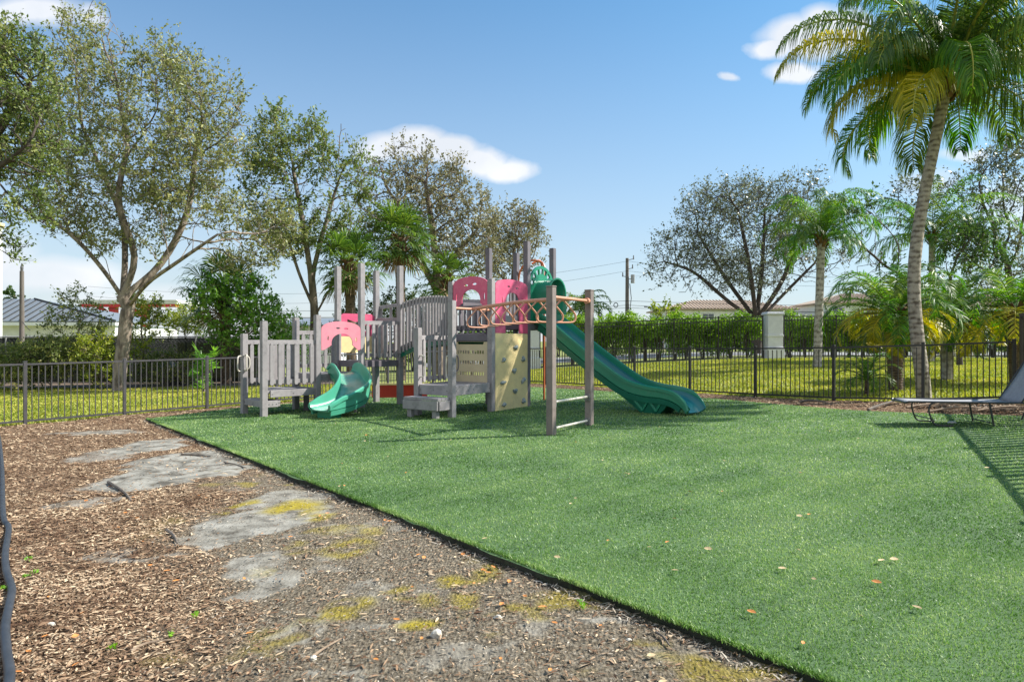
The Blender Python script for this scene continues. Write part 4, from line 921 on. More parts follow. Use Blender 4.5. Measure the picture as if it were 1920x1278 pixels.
# ------------------------------------------------------------------ dark screened chain-link fence on the left
def screen_fence():
    t = thing('screen_fence', (-22, 29, gz(-22, 29)), 'chain-link fence with dark windscreen behind the left shrubs', 'fence')
    zb = gz(-14, 29); x0, x1, Y = -26, -10.2, 28.5; top = CAMZ + (639 - 631) / F * Y
    mb = MB()
    for x in np.arange(x0, x1 + .1, 2.6):
        m2 = MB(); m2.tube([(x, Y, zb - .1), (x, Y, top + .05)], .035, 8); m2.build('post', M['grey_metal'], t)
    mb.tube([(x0, Y - .05, top), (x1, Y - .05, top)], .028, 8); mb.build('top_rail', M['grey_metal'], t)
    # woven wire mesh in front of the fabric
    mb = MB()
    mm = bpy.data.materials.new('windscreen'); mm.use_nodes = True; nt = mm.node_tree; p = nt.nodes['Principled BSDF']; p.inputs['Base Color'].default_value = (.02, .028, .02, 1); p.inputs['Roughness'].default_value = .9
    tr = nt.nodes.new('ShaderNodeBsdfTransparent'); mx = nt.nodes.new('ShaderNodeMixShader'); mx.inputs[0].default_value = .14
    nt.links.new(p.outputs[0], mx.inputs[1]); nt.links.new(tr.outputs[0], mx.inputs[2]); nt.links.new(mx.outputs[0], nt.nodes['Material Output'].inputs[0])
    mb.box(x0, x1, Y, Y + .006, zb + .02, top - .04); mb.build('windscreen', mm, t)
    mb = MB(); s = .16; H = top - zb - .1
    for k in range(int((x1 - x0 + H) / s)):
        xa = x0 + k * s
        for sg in (1, -1):
            pa = Vector((xa, Y - .04, zb + .05)) if sg > 0 else Vector((xa, Y - .04, top)); pb = Vector((xa - H, Y - .04, top)) if sg > 0 else Vector((xa - H, Y - .04, zb + .05))
            if pb.x < x0: f = (xa - x0) / H; pb = pa.lerp(pb, f)
            if pa.x > x1: f = (xa - x1) / H; pa = pa.lerp(Vector((xa - H, Y - .04, pb.z)), min(1, f))
            if (pa - pb).length > .1: mb.tube([pa, pb], .004, 3, caps=False)
    mb.build('wire_mesh', M['wire'], t)
screen_fence()
def boulder(name, label, c, r, seed, m, cat, group=None, sub=3):
    g = np.random.default_rng(seed); bm = bmesh.new(); bmesh.ops.create_icosphere(bm, subdivisions=sub, radius=1); ph = g.random(6) * 6
    for v in bm.verts:
        n = v.co.normalized(); k = 1 + .16 * math.sin(3 * n.x + ph[0]) + .13 * math.sin(4 * n.y + ph[1]) + .12 * math.sin(5 * n.z + ph[2]) + .06 * math.sin(9 * n.x + 7 * n.z + ph[3])
        v.co = Vector((n.x * r[0] * k, n.y * r[1] * k, n.z * r[2] * k))
    me = bpy.data.meshes.new(name); bm.to_mesh(me); bm.free(); me.materials.append(m); o = bpy.data.objects.new(name, me); C.objects.link(o); o.location = c
    me.polygons.foreach_set('use_smooth', [sub > 2] * len(me.polygons)); tag(o, label, cat, group); return o
for k, (px, w, lab) in enumerate(((322, .45, 'left hump of the grey rubble mounds beyond the dark fence'), (365, .62, 'larger grey rubble mound beyond the dark fence, left of the green shrub'))):
    Y = 27.4; x = (px - 960) / F * Y; boulder('rock_mound', lab, (x, Y, gz(x, Y) + .4), (w, .5, .6), 80 + k, M['grey_rock'], 'rock mound')

# ------------------------------------------------------------------ buildings and poles
def metal_building():
    Y = 48; x0, x1 = (-330 - 960) / F * Y, (215 - 960) / F * Y; zg = gz(-14, Y)
    t = thing('white_building', ((x0 + x1) / 2, Y + 4, zg), 'long white building with blue grey standing seam roof at far left', 'building')
    ze = CAMZ + (639 - 601) / F * Y
    mb = MB(); mb.box(x0, x1, Y, Y + 9, zg - .3, ze - .35); mb.build('wall', M['stucco'], t)
    mb = MB(); mb.box(x0 - .3, x1 + .4, Y - .6, Y + .1, ze - .35, ze - .08); mb.build('fascia', M['white_paint'], t)
    zr = ze + 1.7; xr = (5 - 960) / F * Y; mb = MB(); e = .6
    # hipped roof falling away to the right
    A = [Vector((x0, Y - e, ze)), Vector((x1 + .4, Y - e, ze - .05)), Vector((xr, Y + 3.2, zr)), Vector((x0, Y + 3.2, zr)), Vector((x1 + .4, Y + 9, ze)), Vector((x0, Y + 9, ze))]
    mb.add([*A, *[a - Vector((0, 0, .08)) for a in A]], [(0, 1, 2, 3), (2, 1, 4), (3, 2, 4, 5), (9, 8, 7, 6), (10, 7, 8), (11, 10, 8, 9), (0, 6, 7, 1), (1, 7, 10, 4), (4, 10, 11, 5), (5, 11, 6, 0), (3, 9, 6)][:9])
    rf = mb.build('roof', M['roof_metal'], t)
    mb = MB(); top0 = A[3]; n = int((x1 - x0) / .62)
    for k in range(n):
        x = x0 + .3 + k * .62; lo = Vector((x, Y - e, ze + .02))
        if x < xr: hi = Vector((x - .0, Y + 3.2, zr + .02))
        else:
            f = (x - xr) / (x1 + .4 - xr); hi = Vector((x, Y + 3.2 - f * (3.2 + e), zr - f * (zr - ze) + .02))
        if (hi - lo).length > .1: mb.beam(lo, hi, .05, .06)
    mb.beam(A[2] + Vector((0, 0, .04)), A[1] + Vector((0, 0, .04)), .1, .08)
    mb.build('roof_seam', M['wire'], rf)
    mb = MB(); mb.box(x0 + 9, x1 - 4, Y - .04, Y - .003, zg + .9, zg + 1.9); mb.build('window', M['glass'], t)
    # pale corner wall at the picture's left edge
metal_building()
def corner_post():
    Y = 30; x1 = (5 - 960) / F * (Y + 3); x0 = x1 - 3; zg = gz(-14, Y); t = thing('beige_building', (x0, Y, zg), 'tall cream wall corner cut by the left picture edge', 'building')
    mb = MB(); mb.box(x0, x1, Y, Y + 3, zg - .3, CAMZ + (639 - 405) / F * Y); mb.build('wall', M['stucco'], t, bevel=.03)
    mb = MB(); mb.box(x0 - .1, x1 + .06, Y - .06, Y + 3.06, CAMZ + (639 - 405) / F * Y, CAMZ + (639 - 397) / F * Y); mb.build('parapet', M['beige'], t)
corner_post()
def canopy_sign():
    Y = 62; sc = Y / F; zt = CAMZ + (639 - 562) * sc; t = thing('station_canopy', ((165 - 960) * sc, Y, gz(-14, Y)), 'flat white canopy on red brackets above the metal roof', 'canopy')
    x0, x1 = (118 - 960) * sc, (330 - 960) * sc; zg = gz(-14, Y)
    mb = MB(); mb.add([(x0, Y, zt), (x1, Y, zt), (x1, Y + 5, zt), (x0, Y + 5, zt), (x0 + 1.2, Y + .2, zt - .35), (x1, Y + .2, zt - .35), (x1, Y + 5, zt - .35), (x0 + 1.2, Y + 5, zt - .35)], [(0, 1, 2, 3), (7, 6, 5, 4), (0, 4, 5, 1), (1, 5, 6, 2), (2, 6, 7, 3), (3, 7, 4, 0)]); mb.build('roof', M['white_paint'], t)
    for px in (145, 200, 260):
        x = (px - 960) * sc; mb = MB(); mb.box(x - .28, x + .28, Y + .8, Y + 1.4, zg - .2, zt - .36); mb.beam((x - 1.4, Y + 1.1, zt - .55), (x - .1, Y + 1.1, zt - 1.5), .3, .35); mb.build('column', M['red_paint'], t)
    mb = MB(); mb.box(x0 + 1.3, x1 - .1, Y + .3, Y + .75, zt - .62, zt - .36); mb.build('trim', M['red_paint'], t)
canopy_sign()
def tile_house(name, label, px0, px1, Y, eave_py, ridge_py, depth=9, ridge_in=.3, seed=0, drop=0):
    sc = Y / F; x0, x1 = (px0 - 960) * sc, (px1 - 960) * sc; xm = (x0 + x1) / 2; zg = gz(14, Y); ze = CAMZ + (639 - eave_py) * sc; zr = CAMZ + (639 - ridge_py) * sc
    t = thing(name, (xm, Y + depth / 2, zg), label, 'house'); mb = MB(); mb.box(x0 + .4, x1 - .4, Y + .4, Y + depth - .4, zg - .5, ze - .12); mb.build('wall', M['white_paint'], t)
    ym = Y + depth / 2; w = x1 - x0; ri = min(ridge_in * w, depth / 2)
    V = [(x0, Y, ze), (x1, Y, ze), (x1, Y + depth, ze), (x0, Y + depth, ze), (x0 + ri, ym, zr), (x1 - ri, ym, zr)]
    mb = MB(); mb.add(V + [(a, b, c - .15) for a, b, c in V[:4]], [(0, 1, 5, 4), (1, 2, 5), (2, 3, 4, 5), (3, 0, 4), (0, 6, 7, 1), (1, 7, 8, 2), (2, 8, 9, 3), (3, 9, 6, 0), (9, 8, 7, 6)])
    # tile courses as shallow ribs
    n = int(w / .35)
    for k in range(n):
        x = x0 + .2 + k * .35; f = 1.0
        if x < x0 + ri: f = (x - x0) / ri
        if x > x1 - ri: f = (x1 - x) / ri
        if f > .08: mb.tube([(x, Y, ze + .02), (x, Y + (ym - Y) * f, ze + (zr - ze) * f + .02)], .07, 5, caps=False)
    mb.build('roof', M['roof_tile'], t)
    k = 0
    for i in range(int(w / 3.2)):
        x = x0 + 1.6 + i * 3.2; mb = MB(); mb.box(x - .6, x + .6, Y + .36, Y + .397, ze - 1.75, ze - .55); wn = mb.build('window', M['glass'], t)
        mb = MB()
        for q in (-.63, .63): mb.box(x + q - .05, x + q + .05, Y + .33, Y + .395, ze - 1.8, ze - .5)
        mb.box(x - .58, x + .58, Y + .335, Y + .395, ze - .55, ze - .47); mb.box(x - .58, x + .58, Y + .335, Y + .395, ze - 1.84, ze - 1.75); mb.box(x - .02, x + .02, Y + .34, Y + .355, ze - 1.75, ze - .55); mb.build('frame', M['white_paint'], wn)
    return t
tile_house('tile_roof_house', 'white house with long low clay tile roof behind the fanned oak', 1243, 1500, 72, 578, 558)
tile_house('tile_roof_house', 'white house with clay tile roof behind the date palms', 1545, 1790, 68, 566, 545)
tile_house('tile_roof_house', 'pale house gable glimpsed at the far right behind the palms', 1800, 2050, 75, 570, 548)
def grey_shed():
    Y = 46; sc = Y / F; x0, x1 = (520 - 960) * sc, (640 - 960) * sc; t = thing('grey_shed', ((x0 + x1) / 2, Y, gz(-14, Y)), 'low grey ribbed metal shed behind the pale pink arch', 'shed'); zg = gz(-10, Y); zt = CAMZ + (639 - 592) * sc
    mb = MB(); mb.box(x0, x1, Y, Y + 5, zg - .2, zt - .6); mb.build('wall', M['column'], t)
    mb = MB(); mb.add([(x0 - .3, Y - .4, zt - .6), (x1 + .3, Y - .4, zt - .6), (x1 + .3, Y + 5, zt), (x0 - .3, Y + 5, zt), (x0 - .3, Y - .4, zt - .7), (x1 + .3, Y - .4, zt - .7), (x1 + .3, Y + 5, zt - .1), (x0 - .3, Y + 5, zt - .1)], [(0, 1, 2, 3), (7, 6, 5, 4), (0, 4, 5, 1), (1, 5, 6, 2), (2, 6, 7, 3), (3, 7, 4, 0)]); mb.build('roof', M['roof_metal'], t)
grey_shed()
def parked_car(px, Y, label, m, flip=1):
    x = hx(px, Y); z = gz(x, Y) + .03; t = thing('parked_car', (x, Y, z), label, 'car'); prof = [(-2.2, .35), (-2.2, .8), (-1.5, .95), (-.8, 1.42), (.7, 1.45), (1.4, 1.0), (2.15, .85), (2.2, .35)]
    mb = MB(); n = len(prof); V = []
    for s in (-1, 1):
        for (a, b) in prof: V.append((x + a * flip, Y + s * (.88 if b < 1.2 else .68), z + b))
    mb.add(V, [tuple(range(n)), tuple(range(2 * n - 1, n - 1, -1))] + [(i, n + i, n + (i + 1) % n, (i + 1) % n) for i in range(n)]); mb.build('body', m, t, bevel=.05)
    mb = MB(); mb.add([(x + a * flip, Y - .9 + (.17 if b > 1.2 else .02), z + b) for a, b in ((-1.3, 1.0), (-.75, 1.36), (.62, 1.38), (1.2, 1.02))], [(0, 1, 2, 3)]); 
    g_ = mb.build('window', M['glass'], t); md = g_.modifiers.new('s', 'SOLIDIFY'); md.thickness = .02
    for a in (-1.35, 1.35):
        mb = MB(); mb.tube([(x + a, Y - .9, z + .33), (x + a, Y - .68, z + .33)], .33, 18); mb.build('wheel', M['wire'], t)
CARM = mat('car_paint_silver', (.5, .5, .5), .25, (.48, .48, .48), 3, metal=.4)
parked_car(1780, 45, 'silver car parked on the road seen between the hedge stems right of the palms', CARM)
parked_car(115, 36, 'pale car roof showing above the dark fence left of the big oak', CARM, -1)

def utility_pole():
    Y = 58; sc = Y / F; x = (1176 - 960) * sc; z = gz(x, Y); zt = CAMZ + (639 - 484) * sc; t = thing('utility_pole', (x, Y, z), 'tall wooden utility pole with insulators above the hedge', 'utility pole')
    mb = MB(); mb.tube([(x, Y, z - .2), (x, Y, zt)], [.2, .13], 12); mb.build('shaft', M['pole_wood'], t, smooth=True)
    for (py, dx) in ((488, .5), (505, .42), (520, -.4)):
        zz = CAMZ + (639 - py) * sc; mb = MB(); mb.beam((x, Y - .16, zz), (x + dx, Y - .16, zz + .1), .05, .05); mb.tube([(x + dx, Y - .16, zz + .05), (x + dx, Y - .16, zz + .4)], [.06, .04], 8); mb.build('insulator', M['steel_clamp'], t)
    zz = CAMZ + (639 - 523) * sc; mb = MB(); mb.tube([(x + .45, Y - .1, zz - .35), (x + .45, Y - .1, zz + .35)], .17, 12); mb.beam((x, Y, zz), (x + .4, Y, zz), .06, .06); mb.build('transformer', M['grey_metal'], t)
    mb = MB(); mb.tube([(x + .2, Y - .12, zz - .4), (x + .32, Y - .12, zz - 1.6), (x + .16, Y - .12, zz - 3)], .03, 6); mb.build('cable', M['wire'], t)
    # overhead wires
    spans = [(564, 1.0), (572, 1.4), (577, 1.0), (490, 3), (508, 3)]
    for k, (py, sag) in enumerate(spans):
        zz = CAMZ + (639 - py) * sc
        mb = MB()
        for x2, z2 in ((x - 45, zz - .6 + (0 if k < 3 else -1.5)), (x + 45, zz + .2)):
            P = [(x + (x2 - x) * s, Y - .15, zz + (z2 - zz) * s - sag * 4 * s * (1 - s) * .5) for s in np.linspace(0, 1, 24)]; mb.tube(P, .02 if k < 3 else .012, 4, caps=False)
        o = mb.build('power_line', M['wire'], t)
    mb = MB(); c = Vector(((1154 - 960) * sc, Y - .2, CAMZ + (639 - 572) * sc)); mb.tube([c + Vector((math.cos(a) * .17 * 1, 0, math.sin(a) * .19)) for a in np.linspace(0, 2 * PI, 17)[:-1]], .035, 5, closed=True); mb.build('cable_coil', M['wire'], t)
    for px, py in ((1128, 575), (1210, 575)):
        c = Vector(((px - 960) * sc, Y - .2, CAMZ + (639 - py) * sc)); mb = MB(); mb.tube([c - Vector((.14, 0, 0)), c + Vector((.14, 0, 0))], .05, 6); mb.build('splice_box', M['wire'], t)
utility_pole()
def lamp_pole():
    Y = 27.5; sc = Y / F; x = (41 - 960) * sc; z = gz(x, Y); zt = CAMZ + (639 - 508) * sc; t = thing('wood_pole', (x, Y, z), 'weathered wooden pole with small metal top in front of the metal roof', 'pole')
    mb = MB(); mb.tube([(x, Y, z - .1), (x, Y, zt)], [.105, .075], 12); mb.build('shaft', M['pole_wood'], t, smooth=True)
    mb = MB(); mb.tube([(x, Y, zt), (x, Y, zt + .14), (x + .01, Y, zt + .32)], [.05, .06, .02], 10); mb.build('fitting', M['steel_clamp'], t)
    mb = MB(); mb.tube(bez([(x + .08, Y - .1, zt - 2.0), (x + .3, Y - .12, zt - 2.25), (x + .42, Y - .12, zt - 2.35)], 5), .015, 5); mb.build('cable', M['wire'], t)
lamp_pole()

# ------------------------------------------------------------------ playground structure
P_ = dict(A=(-5.59, 14.47), B=(-4.93, 13.77), C=(-4.10, 14.60), D=(-4.76, 15.27), F=(-3.337, 15.36), E=(-4.02, 16.0), H=(-2.6, 16.1), G=(-3.28, 16.75),
          J=(-1.13, 13.04), K=(-.42, 14.02), L=(.323, 15.04), N=(.93, 15.87), K2=(-.523, 15.65), Q=(-1.27, 14.64), M=(.10, 16.48), I=(-1.84, 13.56), O=(.586, 10.37), P=(1.283, 11.5))
play = thing('play_structure', (-1.2, 15.0, gz(-1.2, 15)), 'grey lumber playground with pink arches, climbing wall, monkey bars and two green slides', 'playground')
TH1, TH2 = R(45), R(54)
def v2(k): return Vector((*P_[k], 0))
def ppost(k, top_py=None, top=None, th=TH1, w=.118, m='lumber', z0=None, cap=False):
    x, y = P_[k]; z = gz(x, y) if z0 is None else z0; zt = top if top is not None else CAMZ + (639 - top_py) / F * y
    e1 = Vector((math.cos(th), math.sin(th), 0)) * w / 2; e2 = Vector((-math.sin(th), math.cos(th), 0)) * w / 2
    mb = MB(); mb.obox((x, y, (z - .05 + zt) / 2), e1, e2, (0, 0, (zt - z + .05) / 2)); o = mb.build('post', M[m], play, bevel=.008)
    mb = MB(); mb.obox((x, y, zt + .009), e1 * (1.1 if cap else .96), e2 * (1.1 if cap else .96), (0, 0, .009)); mb.build('cap', M[m], o, bevel=.006)
    return o
ppost('A', 627); ppost('B', 603.5); ppost('C', 592); ppost('D', 597)
ppost('E', 501); ppost('F', 495); ppost('G', 509); ppost('H', 500)
ppost('I', 616, th=TH2); ppost('J', 565, th=TH2); ppost('K', 524.5, th=TH2); ppost('Q', 530, th=TH2)
for k, ty in (('L', 454), ('N', 467), ('K2', 467), ('M', 476)): ppost(k, ty, th=TH2, m='lumber_dark')
ppost('O', 538, th=TH2, m='lumber_brown', w=.112, cap=True); ppost('P', 545, th=TH2, m='lumber_brown', w=.112, cap=True)

def deck(keys, z, inset=.0, beams=True, m='lumber', t=.045, beam_h=.14):
    P = [v2(k) if isinstance(k, str) else Vector((*k, 0)) for k in keys]; n = 7
    mb = MB(); a, b, c, d = P
    for k in range(n):
        s0, s1 = k / n + .008, (k + 1) / n - .008
        q = [a.lerp(d, s0), b.lerp(c, s0), b.lerp(c, s1), a.lerp(d, s1)]
        mb.add([v + Vector((0, 0, z - t)) for v in q] + [v + Vector((0, 0, z)) for v in q], [(3, 2, 1, 0), (4, 5, 6, 7), (0, 1, 5, 4), (1, 2, 6, 5), (2, 3, 7, 6), (3, 0, 4, 7)])
    mb.build('deck', M[m], play)
    if beams:
        for i in range(4):
            p, q = P[i], P[(i + 1) % 4]; dd = (q - p).normalized() * .062
            mb = MB(); mb.beam(p + dd + Vector((0, 0, z - beam_h / 2 + .006)), q - dd + Vector((0, 0, z - beam_h / 2 + .006)), .05, beam_h); bm_ = mb.build('deck_beam', M[m], play, bevel=.005)
            b2 = MB(); sdv = dd.normalized(); on = Vector((sdv.y, -sdv.x, 0))
            for e_ in (p + dd * 1.6, q - dd * 1.6, p.lerp(q, .5)):
                for o_ in (-1, 1): b2.tube([e_ + on * .0245 * o_ + Vector((0, 0, z - beam_h / 2)), e_ + on * .031 * o_ + Vector((0, 0, z - beam_h / 2))], .011, 8)
            b2.build('bolt', M['steel_clamp'], bm_)
# transfer step, entry deck, slide deck, high square deck
a, b, c, d = v2('A'), v2('B'), v2('C'), v2('D')
deck([tuple(x.xy) for x in (a, b, b.lerp(c, .3), a.lerp(d, .3))], .27, beam_h=.13)
deck([tuple(x.xy) for x in (a.lerp(d, .3), b.lerp(c, .06), c, d)], .475)
deck(['D', 'C', 'F', 'E'], .77); deck(['E', 'F', 'H', 'G'], 1.02, m='lumber_dark')
deck(['I', 'J', 'K', 'Q'], .62, beam_h=.19); deck(['Q', 'K', 'L', 'K2'], 1.60, m='lumber_dark'); deck(['K2', 'L', 'N', 'M'], 1.85, m='lumber_dark')

def railing(k1, k2, z0, z1, n, out=(0, 0), w=.078, m='lumber', low=True, sl=None, th=.032):
    p = v2(k1) if isinstance(k1, str) else Vector((*k1, 0)); q = v2(k2) if isinstance(k2, str) else Vector((*k2, 0)); d = (q - p); L = d.length; d.normalize(); nrm = Vector((d.y, -d.x, 0))
    if nrm.dot(Vector((out[0], out[1], 0))) < 0: nrm = -nrm
    p2, q2 = p + d * .06, q - d * .06; mb = MB()
    mb.beam(p2 + Vector((0, 0, z1 - .045)), q2 + Vector((0, 0, z1 - .045)), .045, .09)
    if low: mb.beam(p2 + Vector((0, 0, z0 + .09)), q2 + Vector((0, 0, z0 + .09)), .045, .08)
    l = (q2 - p2).length
    for k in range(n):
        c = p2 + d * (l * (k + .5) / n) + nrm * (.0225 + th / 2)
        ww = w * .5; h0 = z0 + .02; h1 = z1 - .07
        # board with clipped corners
        pr = [(-ww, h0 + .03), (-ww + .02, h0), (ww - .02, h0), (ww, h0 + .03), (ww, h1 - .05), (ww - .022, h1), (-ww + .022, h1), (-ww, h1 - .05)]
        V = [c + d * a_ + nrm * s * th / 2 + Vector((0, 0, b_)) for s in (-1, 1) for a_, b_ in pr]; nn = 8
        mb.add(V, [tuple(range(nn)), tuple(range(2 * nn - 1, nn - 1, -1))] + [(i, nn + i, nn + (i + 1) % nn, (i + 1) % nn) for i in range(nn)])
    return mb.build('railing', M[m], play, bevel=.004, segs=1)
railing('B', 'C', .56, 1.49, 6, (1, -1), w=.085); railing('A', 'D', .56, 1.49, 6, (1, -1))
railing('D', 'E', .83, 1.70, 5, (1, -1)); railing('F', 'H', 1.06, 1.92, 6, (1, -1), w=.075); railing('G', 'H', 1.06, 2.02, 5, (-1, -1))
railing('I', 'Q', .64, 1.58, 6, (1, -1), w=.082); railing('K2', 'M', 1.88, 2.78, 6, (1, -1), m='lumber_dark')
railing('Q', 'K2', 1.64, 2.3, 2, (-1, 1), m='lumber_dark')

# arched bridge with slatted sides
def bridge():
    H, G_, Q_, K2_ = v2('H'), v2('G'), v2('Q'), v2('K2'); n = 18
    def zt(s): return 1.26 + .30 * s + .12 * math.sin(PI * s)
    def rt(s): return float(np.interp(s, [0, .12, .3, .5, .75, 1], [2.31, 2.38, 2.44, 2.46, 2.45, 2.40]))
    def near(s): return H.lerp(Q_, s) + Vector((.08, -.06, 0)) * math.sin(PI * s)
    def far(s): return G_.lerp(K2_, s) + Vector((.3, .45, 0)) * math.sin(PI * s)
    mb = MB()
    for k in range(n):
        s0, s1 = k / n + .004, (k + 1) / n - .004; q = [near(s0), far(s0), far(s1), near(s1)]; zz = [zt(s0), zt(s0), zt(s1), zt(s1)]
        mb.add([Vector((v.x, v.y, z - .045)) for v, z in zip(q, zz)] + [Vector((v.x, v.y, z)) for v, z in zip(q, zz)], [(3, 2, 1, 0), (4, 5, 6, 7), (0, 1, 5, 4), (1, 2, 6, 5), (2, 3, 7, 6), (3, 0, 4, 7)])
    mb.build('bridge_deck', M['lumber_dark'], play)
    for fn, nm, num, dn in ((near, 'near', 17, -1), (far, 'far', 16, 1)):
        mb = MB(); S_ = [.03 + .94 * k / (num - 1) for k in range(num)]; tz = .93
        for hf in (lambda s: rt(s) - .05, lambda s: zt(s) + .04):
            pts = [fn(s) + Vector((0, 0, hf(s))) for s in np.linspace(.02, .98, 22)]
            for p, q in zip(pts[:-1], pts[1:]): mb.beam(p, q, .045, .085)
        for s in S_:
            c = fn(s); t2 = (fn(min(1, s + .02)) - fn(max(0, s - .02))).normalized(); nr = Vector((t2.y, -t2.x, 0)) * (1 if dn < 0 else -1); c = c + nr * .042
            z0, z1 = zt(s) - .1, rt(s)
            mb.obox((c.x, c.y, (z0 + z1) / 2), t2 * .034, nr * .016, (0, 0, (z1 - z0) / 2))
        mb.build('bridge_railing', M['lumber'], play, bevel=.005, segs=1)
    mb = MB()
    for s in (.25, .55):
        c = near(s); 
    for fn in (near, far):
        pts = [fn(s) + Vector((0, 0, zt(s) - .12)) for s in np.linspace(.02, .98, 16)]
        for p, q in zip(pts[:-1], pts[1:]): mb.beam(p, q, .05, .13)
    mb.build('bridge_beam', M['slide_dark'], play)
bridge()

# flat panels cut from sheet plastic
def panel(name, p, q, outer, holes, thick, m, parent=play, off=0.0, bevel=.004):
    """outer/holes: (s, z) with s in metres from p along pq, z absolute"""
    p = Vector((*p, 0)); q = Vector((*q, 0)); d = (q - p).normalized(); nr = Vector((d.y, -d.x, 0)); bm = bmesh.new(); es = []
    for lp in [outer] + holes:
        vs = [bm.verts.new(p + d * s + Vector((0, 0, z)) + nr * (off - thick / 2)) for s, z in lp]
        es += [bm.edges.new((vs[i], vs[(i + 1) % len(vs)])) for i in range(len(vs))]
    bmesh.ops.triangle_fill(bm, use_beauty=True, use_dissolve=False, edges=es)
    r = bmesh.ops.extrude_face_region(bm, geom=bm.faces[:]); bmesh.ops.translate(bm, verts=[g for g in r['geom'] if isinstance(g, bmesh.types.BMVert)], vec=nr * thick)
    bmesh.ops.recalc_face_normals(bm, faces=bm.faces[:]); bmesh.ops.dissolve_limit(bm, angle_limit=R(1), verts=bm.verts[:], edges=bm.edges[:])
    me = bpy.data.meshes.new(name); off_ = wloc(parent); bmesh.ops.translate(bm, verts=bm.verts[:], vec=-off_); bm.to_mesh(me); bm.free(); me.materials.append(m)
    o = bpy.data.objects.new(name, me); C.objects.link(o); o.parent = parent
    return o
def ov(cx, cz, rx, rz, n=14): return [(cx + rx * math.cos(2 * PI * k / n), cz + rz * math.sin(2 * PI * k / n)) for k in range(n)]
def dist(a_, b_): return math.hypot(a_[0] - b_[0], a_[1] - b_[1])
def sub(k1, k2, e=.06):
    a_, b_ = np.array(P_[k1]), np.array(P_[k2]); d_ = (b_ - a_) / np.linalg.norm(b_ - a_); return tuple(a_ + d_ * e), tuple(b_ - d_ * e)
def arch_outline(L, z0l, z0r, zs, zt, il, ir, iz0, izt, foot=.1):
    out = [(0, z0l), (0, zs)] + [(L * (1 - math.cos(PI * t)) / 2, zs + (zt - zs) * math.sin(PI * t) ** .8) for t in np.linspace(.06, .94, 15)] + [(L, zs), (L, z0r)]
    out += [(L - foot, z0r)] if foot else []
    out += [(ir, iz0 + .05)] + [((il + ir) / 2 + (ir - il) / 2 * math.cos(t), iz0 + (izt - iz0) * (.35 + .65 * math.sin(t))) for t in np.linspace(.05, PI - .05, 12)] + [(il, iz0 + .05)]
    out += [(foot, z0l)] if foot else []
    return out
# pale arch over the small slide
p, q = sub('C', 'F'); L = dist(p, q)
panel('arch_panel', p, q, arch_outline(L, 1.28, 1.27, 1.70, 1.89, .24, L - .2, 1.33, 1.63, .06), [ov(L * .42, 1.745, .055, .02), ov(L * .62, 1.735, .055, .02), ov(.16, 1.53, .018, .05), ov(L - .11, 1.5, .018, .05)], .022, M['pink_pale'], off=.05)
# arch over the beige rung panel
p, q = sub('Q', 'K'); L = dist(p, q)
panel('arch_panel', p, q, arch_outline(L, 2.16, 2.16, 2.6, 2.80, .24, L - .2, 2.2, 2.53, .1), [ov(L * .38, 2.62, .055, .022), ov(L * .62, 2.64, .055, .022), ov(.1, 2.38, .016, .09), ov(L - .1, 2.38, .016, .09)], .022, M['pink'], off=.02)
railing('Q', 'K', 1.66, 2.2, 7, (-1, -1), w=.05, m='lumber_dark')
# beige rung panel with rows of slots
slots = []
for zz, n_, w_ in ((1.24, 11, .02), (1.03, 11, .02), (.80, 12, .017)):
    for k in range(n_):
        s = L * (.14 + .7 * k / (n_ - 1)); slots.append([(s - w_, zz - .035), (s + w_, zz - .035), (s + w_, zz + .035), (s - w_, zz + .035)])
slots.append([(L * .13, 1.40), (L * .85, 1.40), (L * .87, 1.45), (L * .11, 1.45)])
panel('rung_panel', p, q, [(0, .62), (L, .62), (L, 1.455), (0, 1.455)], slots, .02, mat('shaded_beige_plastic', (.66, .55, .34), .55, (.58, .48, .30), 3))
# climbing wall and its arch, on the sunny side
p, q = sub('K', 'L', .062); L = dist(p, q); zc = gz(0, 14.5)
wall_o = panel('climbing_wall', p, q, [(0, zc + .03), (L * .5, zc + .01), (L, zc + .05), (L, 1.62), (0, 1.63)], [], .03, M['beige'], off=.045)
d_ = (Vector((*q, 0)) - Vector((*p, 0))).normalized(); nr_ = Vector((d_.y, -d_.x, 0))
for k, (s, z, a_) in enumerate(((.60, 1.33, .3), (.23, 1.08, 1.), (.85, 1.08, -.4), (.57, .85, .8), (.23, .62, .2), (.85, .63, 1.2), (.58, .42, -.2), (.24, .16, .5), (.86, .19, 0))):
    c = Vector((*p, 0)) + d_ * L * s + nr_ * .075 + Vector((0, 0, z)); bm = bmesh.new(); bmesh.ops.create_icosphere(bm, subdivisions=2, radius=1); rr = random.Random(k)
    for v in bm.verts:
        n = v.co.copy(); f = 1 + .25 * math.sin(3 * n.x + k) + .2 * math.sin(4 * n.z + 2 * k); lx, lz, ly = n.x * .082 * f, n.z * .05 * f, n.y * .04
        if ly > .0: lx *= .8; lz *= .75
        cx, sx = math.cos(a_ * .5), math.sin(a_ * .5); lx, lz = lx * cx - lz * sx, lx * sx + lz * cx
        v.co = c + d_ * lx + nr_ * ly + Vector((0, 0, lz)) - wloc(wall_o)
    me = bpy.data.meshes.new('climbing_hold'); bm.to_mesh(me); bm.free(); me.materials.append(M['hold']); o = bpy.data.objects.new('climbing_hold', me); C.objects.link(o); o.parent = wall_o
